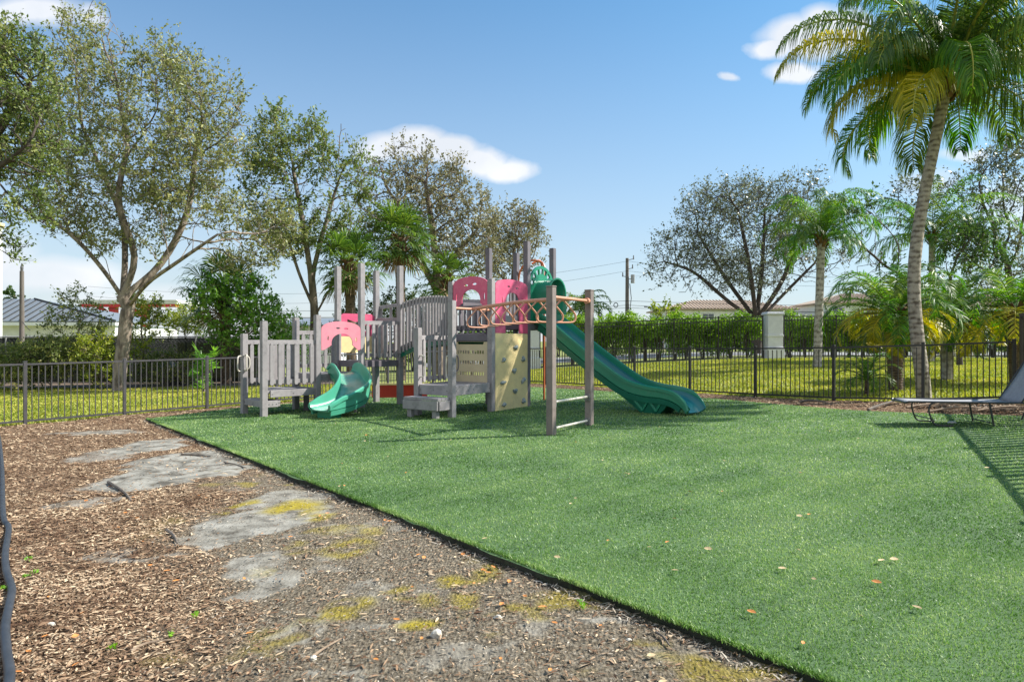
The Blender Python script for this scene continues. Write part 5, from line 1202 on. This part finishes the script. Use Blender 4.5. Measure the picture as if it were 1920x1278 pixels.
panel('arch_panel', p, q, [(0, 1.63), (0, 2.6)] + [(L * (1 - math.cos(PI * t)) / 2, 2.6 + .15 * math.sin(PI * t) ** .8) for t in np.linspace(.06, .94, 15)] + [(L, 2.6), (L, 1.63), (L * .74, 1.63), (L * .74, 2.28)] + [(L * .52 + L * .22 * math.cos(t), 2.28 + .2 * math.sin(t)) for t in np.linspace(.2, PI - .2, 9)] + [(L * .3, 2.28), (L * .3, 1.63)],
      [ov(L * .4, 2.6, .05, .018), ov(L * .66, 2.58, .05, .018), ov(L * .2, 2.3, .014, .08), ov(L * .84, 2.3, .014, .08)], .024, M['pink'], off=.05)
mb = MB(); a1 = Vector((*p, 0)) + d_ * L * .02; a2 = Vector((*p, 0)) + d_ * L * .98; mb.beam(a1 + Vector((0, 0, 1.92)), a2 + Vector((0, 0, 1.92)), .03, .16); mb.build('cross_board', M['lumber'], play, bevel=.004)
# panel at the back left of the square deck
p, q = sub('E', 'G'); L = dist(p, q)
panel('window_panel', p, q, [(0, 1.58), (L, 1.58), (L, 2.06), (L * .9, 2.11), (L * .1, 2.11), (0, 2.06)], [[(L * .2, 1.70), (L * .8, 1.70), (L * .8, 1.80), (L * .62, 1.92), (L * .4, 1.92), (L * .2, 1.98)]], .022, M['pink'])
panel('lower_panel', p, q, [(0, 1.2), (L, 1.2), (L, 1.578), (0, 1.578)], [], .02, M['beige'])
# red crawl panel behind, low beneath the decks
panel('crawl_panel', (-3.5, 17.35), (-2.15, 17.6), [(0, .05), (1.37, .05), (1.37, .36), (0, .36)], [ov(.68, .2, .2, .08)][:0], .03, M['red'])
mb = MB(); mb.beam((-3.55, 17.34, .385), (-2.1, 17.61, .385), .06, .04); mb.build('panel_rail', M['beige'], play)

# step in front of the small deck
mb = MB(); vv = Vector((math.cos(TH2), math.sin(TH2), 0)); I0, J0 = v2('I') - vv * .06, v2('J') - vv * .06; I1, J1 = I0 - vv * .34, J0 - vv * .34; uu = (J0 - I0).normalized()
for (z0, z1, e) in ((.36, .41, .0),):
    for k in range(3):
        s0, s1 = k / 3 + .01, (k + 1) / 3 - .01; q4 = [I0.lerp(I1, s0), J0.lerp(J1, s0), J0.lerp(J1, s1), I0.lerp(I1, s1)]
        mb.add([v + Vector((0, 0, z0)) for v in q4] + [v + Vector((0, 0, z1)) for v in q4], [(0, 1, 2, 3), (7, 6, 5, 4), (4, 5, 1, 0), (5, 6, 2, 1), (6, 7, 3, 2), (7, 4, 0, 3)])
mb.build('step_tread', M['lumber'], play, bevel=.004)
mb = MB(); mb.beam(I1 + Vector((0, 0, .27)), J1 + Vector((0, 0, .27)), .04, .17); mb.beam(I1 + Vector((0, 0, .27)) + vv * .03, I0 + Vector((0, 0, .27)), .04, .17); mb.beam(J1 + Vector((0, 0, .27)) + vv * .03, J0 + Vector((0, 0, .27)), .04, .17); mb.build('step_skirt', M['lumber'], play, bevel=.004)
for c in (I1 + uu * .12 + vv * .08, J1 - uu * .12 + vv * .08):
    mb = MB(); mb.obox(c + Vector((0, 0, .08)), uu * .055, vv * .045, (0, 0, .12)); mb.build('step_leg', M['lumber'], play, bevel=.005)
# middle supports
for c, z in ((v2('C').lerp(v2('D'), .5), .4), (v2('I').lerp(v2('Q'), .55) + Vector((.25, .1, 0)), .45)):
    mb = MB(); g0 = gz(c.x, c.y); mb.obox((c.x, c.y, (z + g0) / 2), (.05, 0, 0), (0, .05, 0), (0, 0, (z - g0) / 2 + .02)); mb.build('support', M['lumber_dark'], play, bevel=.005)

def handle(c, side, fwd, h=.3, m='white_tube', r=.013):
    c, side, fwd = Vector(c), Vector(side).normalized(), Vector(fwd).normalized()
    pts = bez([c - Vector((0, 0, h / 2)), c + fwd * .07 - Vector((0, 0, h / 2 - .01)), c + fwd * .1 - Vector((0, 0, h / 2 - .07)) + side * .02, c + fwd * .1 + Vector((0, 0, h / 2 - .07)) + side * .02, c + fwd * .07 + Vector((0, 0, h / 2 - .01)), c + Vector((0, 0, h / 2))], 5)
    mb = MB(); mb.tube(pts, r, 8); mb.build('handle', M[m], play, smooth=True)
U1 = Vector((math.cos(TH1 - PI / 2), math.sin(TH1 - PI / 2), 0)); V1 = Vector((math.cos(TH1), math.sin(TH1), 0)); U2 = Vector((math.cos(TH2 - PI / 2), math.sin(TH2 - PI / 2), 0)); V2 = Vector((math.cos(TH2), math.sin(TH2), 0))
A_ = v2('A'); handle(A_ + U1 * .058 + Vector((0, 0, 1.02)), -V1, U1, .34); handle(A_ + V1 * .0 + U1 * .058 - V1 * .03 + Vector((0, 0, 1.02)), V1, U1 + V1 * .8, .3)
I_ = v2('I'); handle(I_ + U2 * .059 + Vector((0, 0, .98)), V2, U2, .42); A2 = v2('B') - U1 * .0; handle(A_ + U1 * .03 - V1 * .059 + Vector((0, 0, 1.0)), U1, -V1, .32); J_ = v2('J'); handle(J_ - U2 * .059 + Vector((0, 0, .98)), V2, -U2, .42); handle(J_ + V2 * .059 + Vector((0, 0, 1.05)), U2, V2, .32, 'lumber_dark')

# ---- slides
def sweep(path, prof_fn, name, m, close=True, parent=play, smooth=True):
    n = len(path); mb = MB(); rings = []
    for i, p in enumerate(path):
        t = path[min(i + 1, n - 1)] - path[max(i - 1, 0)]; t.normalize(); side = t.cross(Vector((0, 0, 1))).normalized(); up = side.cross(t).normalized()
        rings.append([p + side * a_ + up * b_ for a_, b_ in prof_fn(i / (n - 1))])
    k = len(rings[0]); V = [v for r_ in rings for v in r_]; Fs = []
    for i in range(n - 1):
        for j in range(k): Fs.append((i * k + j, i * k + (j + 1) % k, (i + 1) * k + (j + 1) % k, (i + 1) * k + j))
    Fs.append(tuple(range(k - 1, -1, -1))); Fs.append(tuple(range((n - 1) * k, n * k)))
    mb.add(V, Fs); return mb.build(name, m, parent, smooth=smooth)
def lip(side_sign, w, h, t=.03, r=.028):   # a side wall with a rolled rim, closed loop
    s = side_sign
    pts = [(s * (w - .05), .0), (s * (w - .015), .03), (s * w, .09), (s * w, h - .02), (s * (w + .01), h + r * .8), (s * (w + r * 1.1), h + r), (s * (w + r * 2.0), h + r * .2), (s * (w + r * 2.0), h - .05), (s * (w + t), h - .06), (s * (w + t), .0), (s * (w - .02), -.04), (s * (w - .06), -.03)]
    return pts if s > 0 else pts[::-1]
mid = (v2('L') + v2('N')) / 2; sd_ = Vector((.70, -.714, 0)).normalized()
prof = [(.0, 1.87), (.25, 1.84), (.5, 1.70), (1.0, 1.38), (1.5, 1.07), (2.0, .78), (2.35, .59), (2.65, .48), (3.0, .43), (3.3, .42), (3.55, .38), (3.75, .29), (3.88, .17)]
path = bez([mid + sd_ * s + Vector((0, 0, z)) for s, z in prof], 4)
def hh(t): return np.interp(t, [0, .12, .6, .72, .85, .95, 1], [.2, .2, .2, .17, .16, .10, .05])
sweep(path, lambda t: [(-.262, .11), (-.25, .04), (-.21, .004), (-.12, -.008), (.12, -.008), (.21, .004), (.25, .04), (.262, .11), (.27, .11), (.262, .03), (.22, -.035), (-.22, -.035), (-.262, .03), (-.27, .11)], 'slide_bed', M['slide_sky_tint'])
for s in (-1, 1): sweep(path, lambda t, s=s: lip(s, .27, float(hh(t))), 'slide_side', M['slide'])
# skirt hanging below the near and far sides, and the moulded foot
for s in (-1, 1):
    sweep(path[4:-3], lambda t, s=s: [(s * .275, -.02), (s * .305, -.02), (s * .29, -.16 + .05 * t), (s * .26, -.16 + .05 * t)][::s], 'slide_skirt', M['slide_dark'])
mb = MB(); sdn = Vector((-sd_.y, sd_.x, 0)); g0 = gz(2.7, 13)
def fp(s, w, z): return mid + sd_ * s + sdn * w + Vector((0, 0, z))
V = []
for w in (-.27, .27):
    ww = w * .8
    V += [fp(2.25, w, .50), fp(2.8, w, .38), fp(3.52, w, .34), fp(3.38, ww, g0 + .16), fp(3.22, ww, g0), fp(2.9, ww, g0), fp(2.7, ww, g0 + .14)]
n = 7; mb.add(V, [tuple(range(n)), tuple(range(2 * n - 1, n - 1, -1))] + [(i, n + i, n + (i + 1) % n, (i + 1) % n) for i in range(n)]); mb.build('slide_foot', M['slide_dark'], play, bevel=.02)
mb = MB()
for s0, s1 in ((2.72, 2.9), (2.9, 3.06), (3.06, 3.2), (3.2, 3.36)):
    k_ = (2.72, 2.9, 3.06, 3.2).index(s0); up_ = .31 if k_ % 2 == 0 else .10; dn_ = .10 if k_ % 2 == 0 else .31
    mb.beam(fp(s0, -.262 + (.31 - up_) * .2, g0 + up_), fp(s1, -.262 + (.31 - dn_) * .2, g0 + dn_), .05, .05, (0, 0, 1)); 
mb.build('foot_rib', M['slide'], play, bevel=.008)
# slide gate: wheel panel and hood
p, q = P_['L'], P_['N']; L = dist(p, q); cxl, czl, Ro = L / 2, 2.64, L / 2 - .02
outer = [(.03, 1.86), (.03, 2.64)] + [(cxl - Ro * math.cos(t), czl + Ro * math.sin(t)) for t in np.linspace(.0, PI, 25)][1:-1] + [(L - .03, 2.64), (L - .03, 1.86), (cxl + .3, 1.86), (cxl + .3, 2.5)] + [(cxl + .3 * math.cos(t), 2.5 + .3 * math.sin(t)) for t in np.linspace(.1, PI - .1, 14)] + [(cxl - .3, 2.5), (cxl - .3, 1.86)]
holes = []
for k in range(7):
    t0, t1 = .18 + k * .40, .18 + k * .40 + .30
    holes.append([(cxl - .43 * math.cos(t), czl + .43 * math.sin(t)) for t in np.linspace(t0, t1, 5)] + [(cxl - .335 * math.cos(t), czl - .02 + .335 * math.sin(t)) for t in np.linspace(t1 - .03, t0 + .03, 4)])
panel('slide_gate', p, q, outer, holes, .04, M['slide'], off=.03)
dd = (v2('N') - v2('L')).normalized(); nn_ = Vector((dd.y, -dd.x, 0)); mb = MB(); rings = []
for k, o_ in enumerate((.05, .2, .35, .45, .47)):
    fl = 1 + .12 * max(0, k - 2) ** 1.3 * .4; rg = []
    for r_ in (.315, .285):
        ts = np.linspace(0, PI, 17); loop = [(-r_ * fl, 2.05 + .12 * k * 0)] + [(-r_ * fl * math.cos(t), 2.5 + r_ * fl * math.sin(t)) for t in ts] + [(r_ * fl, 2.05)]
        rg += loop if r_ > .3 else loop[::-1]
    rings.append([mid + dd * a_ + nn_ * o_ + Vector((0, 0, b_)) for a_, b_ in rg])
k = len(rings[0]); mb.add([v for r_ in rings for v in r_], [(i * k + j, i * k + (j + 1) % k, (i + 1) * k + (j + 1) % k, (i + 1) * k + j) for i in range(4) for j in range(k)] + [tuple(range(k))[::-1], tuple(range(4 * k, 5 * k))]); mb.build('slide_hood', M['slide'], play, smooth=True)

# small curved slide
cf = (v2('C') + v2('F')) / 2
sp = [(cf + U1 * .02, .79), (cf + U1 * .2, .77), ((-3.42, 14.62), .66), ((-3.24, 14.28), .49), ((-3.22, 13.92), .34), ((-3.34, 13.6), .24), ((-3.52, 13.34), .19), ((-3.66, 13.16), .17)]
path = bez([Vector((q[0], q[1], z)) for q, z in sp], 6)
def hs(t): return np.interp(t, [0, .1, .25, .6, .8, .95, 1], [.12, .20, .24, .24, .19, .11, .07])
sweep(path, lambda t: [(-.29, .05), (-.24, .005), (-.12, -.015), (.12, -.015), (.24, .005), (.29, .05), (.29, .02), (.25, -.035), (-.25, -.035), (-.29, .02)], 'slide_bed', mat('sky_sheen_green_plastic', (.14, .36, .27), .25, (.06, .25, .17), 3))  # bed colour paled to carry the sky's sheen on green plastic
for s in (-1, 1): sweep(path, lambda t, s=s: lip(s, .285, float(hs(t)), .03, .03), 'slide_side', M['slide_mint'])
for s in (-1, 1): sweep(path[5:-1], lambda t, s=s: [(s * .28, -.02), (s * .32, -.02), (s * .30, -.11 + .0 * t), (s * .27, -.11)][::s], 'slide_skirt', M['slide_mint'])
mb = MB(); g0 = gz(-3.5, 13.4); e = Vector((-.57, -.82, 0)).normalized(); en = Vector((-e.y, e.x, 0)); c0 = Vector((-3.52, 13.36, 0)); mb.obox(c0 + Vector((0, 0, g0 + .09)), e * .13, en * .2, (0, 0, .1)); mb.build('slide_foot', M['slide'], play, bevel=.015)
mb = MB(); mb.tube([(-3.22, 14.25, gz(-3.2, 14.2) - .02), (-3.22, 14.25, .44)], .03, 8); mb.build('slide_leg', M['steel_clamp'], play)

# ---- monkey bars with triangular rings
jm = (v2('J') + v2('K')) / 2; om = (v2('O') + v2('P')) / 2
zJ, zO = 2.09, 2.13
mb = MB(); jk = (v2('K') - v2('J')).normalized(); mb.tube([v2('J') + jk * .06 + Vector((0, 0, zJ)), v2('K') - jk * .06 + Vector((0, 0, zJ))], .024, 10); mb.build('cross_tube', M['orange'], play, smooth=True)
mb = MB(); opd = (v2('P') - v2('O')).normalized(); mb.tube([v2('O') + opd * .058 + Vector((0, 0, zO)), v2('P') - opd * .058 + Vector((0, 0, zO))], .026, 10); mb.build('cross_tube', M['orange'], play, smooth=True)
mb = MB(); mb.tube([v2('P') - opd * .12 + Vector((0, 0, zO)), v2('P') - opd * .056 + Vector((0, 0, zO))], .05, 12); mb.build('tube_collar', M['orange'], play, smooth=True)
bd = (om - jm); bdn = bd.normalized(); bp = Vector((-bdn.y, bdn.x, 0)); 
def bc(s): return jm.lerp(om, s) + bp * (.10 * math.sin(PI * s)) + Vector((0, 0, zJ + (zO - zJ) * s + .05 * math.sin(PI * s) + .0))
mb = MB(); mb.tube([bc(s) for s in np.linspace(0, 1, 20)], .033, 12); mb.build('overhead_beam', M['orange'], play, smooth=True)
for k in range(8):
    s = .06 + k * .122; c = bc(s); pt = bc(s + .02) - bc(s - .02); pt.normalize(); w_ = Vector((-pt.y, pt.x, 0)).normalized(); hw, h_ = .255, .37
    tri = [c + w_ * .035 - Vector((0, 0, .025)), c + w_ * (hw * .82) - Vector((0, 0, h_ * .52)), c + w_ * hw - Vector((0, 0, h_ * .72)), c + w_ * (hw * .93) - Vector((0, 0, h_ * .92)), c + w_ * (hw * .6) - Vector((0, 0, h_)),
           c - w_ * (hw * .6) - Vector((0, 0, h_)), c - w_ * (hw * .93) - Vector((0, 0, h_ * .92)), c - w_ * hw - Vector((0, 0, h_ * .72)), c - w_ * (hw * .82) - Vector((0, 0, h_ * .52)), c - w_ * .035 - Vector((0, 0, .025))]
    mb = MB(); mb.tube(bez(tri, 4), .0155, 8); mb.build('triangle_ring', M['orange'], play, smooth=True)
for z in (.54, .145):
    mb = MB(); mb.tube([v2('O') + opd * .06 + Vector((0, 0, z + gz(.6, 10))), v2('P') - opd * .06 + Vector((0, 0, z + gz(1.2, 11.4) - .01))], .02, 10); rg = mb.build('ladder_rung', M['white_tube'], play, smooth=True)
    for c, sg in ((v2('O'), 1), (v2('P'), -1)):
        mb = MB(); mb.obox(c + opd * sg * .075 + Vector((0, 0, z)), opd * .018, Vector((-opd.y, opd.x, 0)) * .045, (0, 0, .055)); mb.build('bracket', M['steel_clamp'], rg, bevel=.005)
# orange sliding pole
nm = (v2('N') + v2('M')) / 2 + V2 * .42; mb = MB(); g0 = gz(nm.x, nm.y)
mb.tube([nm + Vector((0, 0, g0 - .03)), nm + Vector((0, 0, 2.9))] + bez([nm + Vector((0, 0, 3.0)), nm + Vector((-.05, -.05, 3.25)), nm - V2 * .2 + Vector((0, 0, 3.36)), nm - V2 * .36 + U2 * -.1 + Vector((0, 0, 3.28))], 5), .025, 10); mb.build('sliding_pole', M['orange_pole'], play, smooth=True)
mb = MB(); n2 = nm - V2 * .4 - U2 * .45; mb.tube(bez([n2 + Vector((0, 0, 1.86)), n2 + Vector((0, 0, 3.0)), n2 + U2 * .25 + Vector((0, 0, 3.3)), n2 + U2 * .5 + Vector((0, 0, 3.34)), n2 + U2 * .75 + Vector((0, 0, 3.1)), n2 + U2 * .8 + Vector((0, 0, 1.86))], 5), .022, 8); mb.build('grab_arch', M['orange_pole'], play, smooth=True)

# ------------------------------------------------------------------ lounger
def lounger():
    # near rail runs left (foot) to right (head); survey points at its two front feet
    Y0 = 10.5; x0 = (1742 - 960) / F * Y0; g0 = gz(x0 + .6, Y0 + .3) + .05
    t = thing('sun_lounger', (x0, Y0, g0), 'grey sling sun lounger with raised back on the turf beside the fence', 'sun lounger')
    ax_ = Vector((.989, -.15, 0)).normalized(); ay_ = Vector((.15, .989, 0)).normalized(); o = Vector((x0 - .28, Y0 + .04, g0)); Wd = .62; H_ = .365
    def pt(s, w, z): return o + ax_ * s + ay_ * w + Vector((0, 0, z))
    def sling(P0, P1, name):
        mb = MB(); n = 10; V = []
        for i in range(n + 1):
            s = i / n; sag = -.02 * math.sin(PI * s)
            for w in np.linspace(.02, Wd - .02, 7):
                a_ = P0(w).lerp(P1(w), s); V.append(a_ + Vector((0, 0, sag - .025 * math.sin(PI * w / Wd))))
        mb.add(V, [(i * 7 + j, i * 7 + j + 1, (i + 1) * 7 + j + 1, (i + 1) * 7 + j) for i in range(n) for j in range(6)]); o_ = mb.build(name, M['sling'], t, smooth=True); md = o_.modifiers.new('thick', 'SOLIDIFY'); md.thickness = .006
    sling(lambda w: pt(0.02, w, H_ + .005), lambda w: pt(1.56, w, H_ + .01), 'seat')
    sling(lambda w: pt(1.56, w, H_ + .01), lambda w: pt(1.56 + .40, w, H_ + .66), 'backrest')
    mb = MB()
    for w in (0, Wd):
        mb.tube([pt(0, w, H_), pt(2.2, w, H_)], .014, 8)
    mb.tube([pt(0, 0, H_), pt(-.03, .03, H_ - .015), pt(-.03, Wd - .03, H_ - .015), pt(0, Wd, H_)], .014, 8); mb.tube([pt(2.2, 0, H_), pt(2.2, Wd, H_)], .014, 8); mb.build('frame', M['frame_dark'], t, smooth=True)
    mb = MB()
    for w in (0, Wd): mb.tube([pt(1.56, w, H_ + .01), pt(1.965, w, H_ + .67)], .012, 8)
    mb.tube([pt(1.965, 0, H_ + .67), pt(1.965, Wd, H_ + .67)], .012, 8); mb.tube([pt(1.75, .06, H_ + .35), pt(2.1, .06, H_)], .009, 6); mb.build('back_frame', M['frame_dark'], t, smooth=True)
    for w in (0.0, Wd):
        mb = MB(); mb.tube(bez([pt(.42, w, H_), pt(.31, w, H_ - .03), pt(.28, w, H_ - .12), pt(.31, w, .12), pt(.36, w, .03), pt(.46, w, .012), pt(.62, w, .012)], 5), .013, 8); mb.build('leg', M['frame_dark'], t, smooth=True)
        mb = MB(); mb.tube([pt(1.12, w, H_), pt(1.18, w, .02)], .014, 8); mb.build('leg', M['frame_dark'], t, smooth=True)
        mb = MB(); mb.tube([pt(2.0, w, H_), pt(1.87, w, .02)], .013, 8); mb.build('leg', M['frame_dark'], t, smooth=True)
    mb = MB(); mb.tube([pt(.34, 0, .1), pt(.34, Wd, .1)], .010, 6); mb.tube([pt(1.17, 0, .06), pt(1.17, Wd, .06)], .010, 6); mb.build('stretcher', M['frame_dark'], t, smooth=True)
lounger()
x, y = gnd(1783, 799); boulder('paper_scrap', 'crumpled white scrap lying under the lounger front leg', (x, y - .02, gz(x, y) + .065), (.07, .035, .022), 5, M['white_paint'], 'scrap', sub=2)

# ------------------------------------------------------------------ hose, sticks, stones, leaves, weeds
hp = [(-6, 800), (0, 837), (4, 882), (6, 971), (16, 995), (10, 1044), (12, 1084), (22, 1113), (18, 1145), (10, 1186), (12, 1226), (18, 1278), (10, 1330)]
pts = []
for a_, b_ in hp:
    x, y = gnd(a_, b_); pts.append((x, y, bedz(x, y) + .022))
mb = MB(); P = bez(pts, 26); mb.tube(P, [.0215 + .0012 * (k % 2) for k in range(len(P))], 12); o = mb.build('hose', M['hose'], smooth=True); tag(o, 'black corrugated drain hose along the left picture edge', 'hose')
def stick(pxs, r, label, m='stick', cat='stick', zo=.015, onturf=False):
    pts = []
    for a_, b_ in pxs:
        x, y = gnd(a_, b_); pts.append((x, y, (bedz(x, y) if not onturf else gz(x, y) + TURF_TOP) + zo))
    mb = MB(); P = bez(pts, 5); mb.tube(P, [r * (1 - .5 * k / len(P)) for k in range(len(P))], 6); o = mb.build('stick', M[m], smooth=True); tag(o, label, cat)
stick([(203, 908), (225, 922), (237, 932), (245, 944)], .016, 'dark curved stick at the left corner of the big grey fabric patch')
stick([(312, 1000), (325, 1010), (332, 1024)], .014, 'short dark forked stick at the tip of the second fabric patch')
stick([(340, 855), (375, 856), (395, 860)], .014, 'long thin dark stick lying across the grey fabric near the turf corner')
stick([(420, 870), (440, 874), (462, 881)], .01, 'thin root strip against the turf edge above the fabric patch')
stick([(245, 1232), (275, 1216), (330, 1210)], .008, 'pale bent twig in the lower left mulch', 'dry')
stick([(585, 1245), (610, 1230), (640, 1212)], .007, 'pale straight twig by the pale stone in the foreground', 'dry')
stick([(1230, 1196), (1244, 1206), (1256, 1222)], .007, 'brown twig touching the turf edge at the lower right', 'stick')
for px, py, r, lab in ((817, 1200, .034, 'largest pale stone in the foreground soil'), (933, 1165, .022, 'rough white stone right of the mossy soil'), (587, 1245, .02, 'pale stone at the end of the pale straight twig'), (1180, 1205, .013, 'small white pebble near the turf edge'), (1150, 1203, .009, 'smallest white pebble left of the other pebble near the turf'), (96, 1178, .02, 'grey white stone in the lower left mulch'), (738, 1210, .01, 'tiny pale pebble left of the largest stone')):
    x, y = gnd(px, py); boulder('stone', lab, (x, y, bedz(x, y) + r * .35), (r, r * .75, r * .6), int(px), M['stone'], 'stone', sub=2)

def leaf_obj(x, y, z, m, size, g, name='fallen_leaf', label='', group=''):
    a_ = g.random() * 2 * PI; c, s = math.cos(a_), math.sin(a_); tl = g.normal(0, .3); cup = .25 * size
    prof = [(-.5, 0), (-.25, .2), (.05, .25), (.3, .16), (.5, 0), (.3, -.16), (.05, -.25), (-.25, -.2)]
    V = [(0, 0, 0.002)] + [(u * size, v * size, cup * abs(v) * 2 + tl * v * size + .08 * size * (u * 2) ** 2) for u, v in prof]
    V = [(x + a0 * c - b0 * s, y + a0 * s + b0 * c, z + c0) for a0, b0, c0 in V]
    me = bpy.data.meshes.new(name); me.from_pydata([(v[0] - x, v[1] - y, v[2] - z) for v in V], [], [(0, i, i % 8 + 1) for i in range(1, 9)]); me.materials.append(m)
    o = bpy.data.objects.new(name, me); o.location = (x, y, z); C.objects.link(o); tag(o, label, 'leaf', group)
# twig and leaf crumbs gathered in the gap along the cut turf edge
tt = rng.random(5000) ** .9; wv_ = np.abs(rng.normal(0, .05, 5000)) + .01; ll_ = math.hypot(ex, ey)
Pq = np.stack([TURF[0][0] + ex * tt - abs(ey) / ll_ * wv_, TURF[0][1] + ey * tt - abs(ex) / ll_ * wv_], -1); Pq = Pq[(Pq[:, 1] > 2.2)]
chips('edge_litter', Pq, .05, .007, LITTER, 'dark twigs and crumbs gathered along the cut turf edge', 'litter', .5)
g = np.random.default_rng(99)
n = 0
while n < 62:
    y = 2.6 + 12 * g.random() ** 1.5; x = g.uniform(-.75 * y, .72 * y)
    if not inpoly(np.array(x), np.array(y), TURF) or (y > 12.5 and abs(x) < 6): continue
    leaf_obj(x, y, gz(x, y) + TURF_TOP + .02, M['leaf_tan'] if g.random() < .72 else M['leaf_orange'], g.uniform(.03, .06), g, label='small dry leaf lying on the green turf', group='dry leaves scattered over the turf'); n += 1
n = 0
while n < 90:
    y = 2.5 + 6 * g.random() ** 1.4; x = g.uniform(-.75 * y, .6 * y)
    if inpoly(np.array(x), np.array(y), TURF): continue
    leaf_obj(x, y, bedz(x, y) + .014, M['leaf_orange'] if g.random() < .75 else M['leaf_tan'], g.uniform(.025, .05), g, label='small orange brown leaf lying on the mulch', group='fallen leaves on the mulch'); n += 1
for px, py in ((785, 1045), (795, 1052), (600, 975), (905, 1075), (915, 1082), (925, 1070), (935, 1085), (955, 1100), (870, 1040), (868, 1046), (880, 1049), (722, 982), (730, 985)):
    x, y = gnd(px, py); leaf_obj(x, y, bedz(x, y) + .016, M['leaf_orange'], g.uniform(.04, .06), g, label='small orange brown leaf lying on the mulch', group='fallen leaves on the mulch')
x, y = gnd(1409, 1179); leaf_obj(x, y, gz(x, y) + TURF_TOP + .026, M['leaf_orange'], .055, g, label='bright orange leaf on the turf at lower right, largest on the lawn', group='dry leaves scattered over the turf')
WEED = leaf_mat('weed_leaves', (.08, .18, .02), (.16, .34, .03), (.3, .48, .06), .35, .5, 2)
for px, py, lab in ((365, 1165, 'tiny bright green weed between orange leaves in the mulch centre'), (322, 1202, 'small green weed nearest the pale bent twig'), (211, 1224, 'small green weed left of the bent twig'), (48, 1090, 'yellow green weed patch nearest the hose bend'), (64, 1083, 'weed sprig right of the hose weed patch'), (8, 1112, 'weed tuft touching the hose'), (1094, 1148, 'leafy weed tucked against the turf edge'), (1090, 1142, 'dry yellow weed beside the turf edge'), (55, 1058, 'faint weed sprig above the hose patch')):
    x, y = gnd(px, py); n = 16; a_ = g.random(n) * 2 * PI; r_ = g.random(n) * .028; c = np.stack([x + np.cos(a_) * r_, y + np.sin(a_) * r_, np.full(n, bedz(x, y) + .015) + g.random(n) * .02], -1)
    V, Q, rn = leaves_mesh(c, 1, .003, .022, .5, g, .8); o = raw_mesh('weed', V, Q, WEED, None, {'rnd': rn}); tag(o, lab, 'weed')

# dry palm litter on the mulch by the right fence
for k, (px0, py0, px1, py1, lab) in enumerate(((1628, 772, 1705, 752, 'dark dry palm stalk lying left of the lounger'), (1700, 768, 1800, 762, 'pale dry frond lying behind the lounger legs'), (1740, 776, 1860, 771, 'long dry frond nearest the lounger feet'), (1770, 757, 1900, 765, 'dry frond lying along the fence foot'), (1830, 775, 1925, 768, 'dry frond by the right picture edge'), (1500, 757, 1560, 762, 'short dry stalk in the mulch strip left of the small palm'))):
    x0, y0 = gnd(px0, py0); x1, y1 = gnd(px1, py1); t = thing('dry_frond', (x0, y0, gz(x0, y0)), lab, 'dry frond'); mb = MB(); P = [Vector((x0 + (x1 - x0) * s, y0 + (y1 - y0) * s, bedz(x0 + (x1 - x0) * s, y0 + (y1 - y0) * s) + .03 + .05 * math.sin(PI * s))) for s in np.linspace(0, 1, 8)]
    mb.tube(P, [.03 - .02 * i / 8 for i in range(8)], 6); mb.build('stalk', M['stick'] if k in (0, 5) else M['dry'], t, smooth=True)
    if k in (0, 5): continue
    mb = MB(); gg = random.Random(k)
    for j in range(46):
        s = .15 + .8 * j / 46; a_ = P[0].lerp(P[-1], s) + Vector((0, 0, .03)); sg = -1 if j % 2 else 1; b_ = a_ + Vector((.12 + gg.uniform(-.05, .1), sg * gg.uniform(.15, .32), gg.uniform(-.03, .05))); mb.beam(a_, b_, .016, .003)
    mb.build('leaflets', M['dry'], t)
print('scene built')
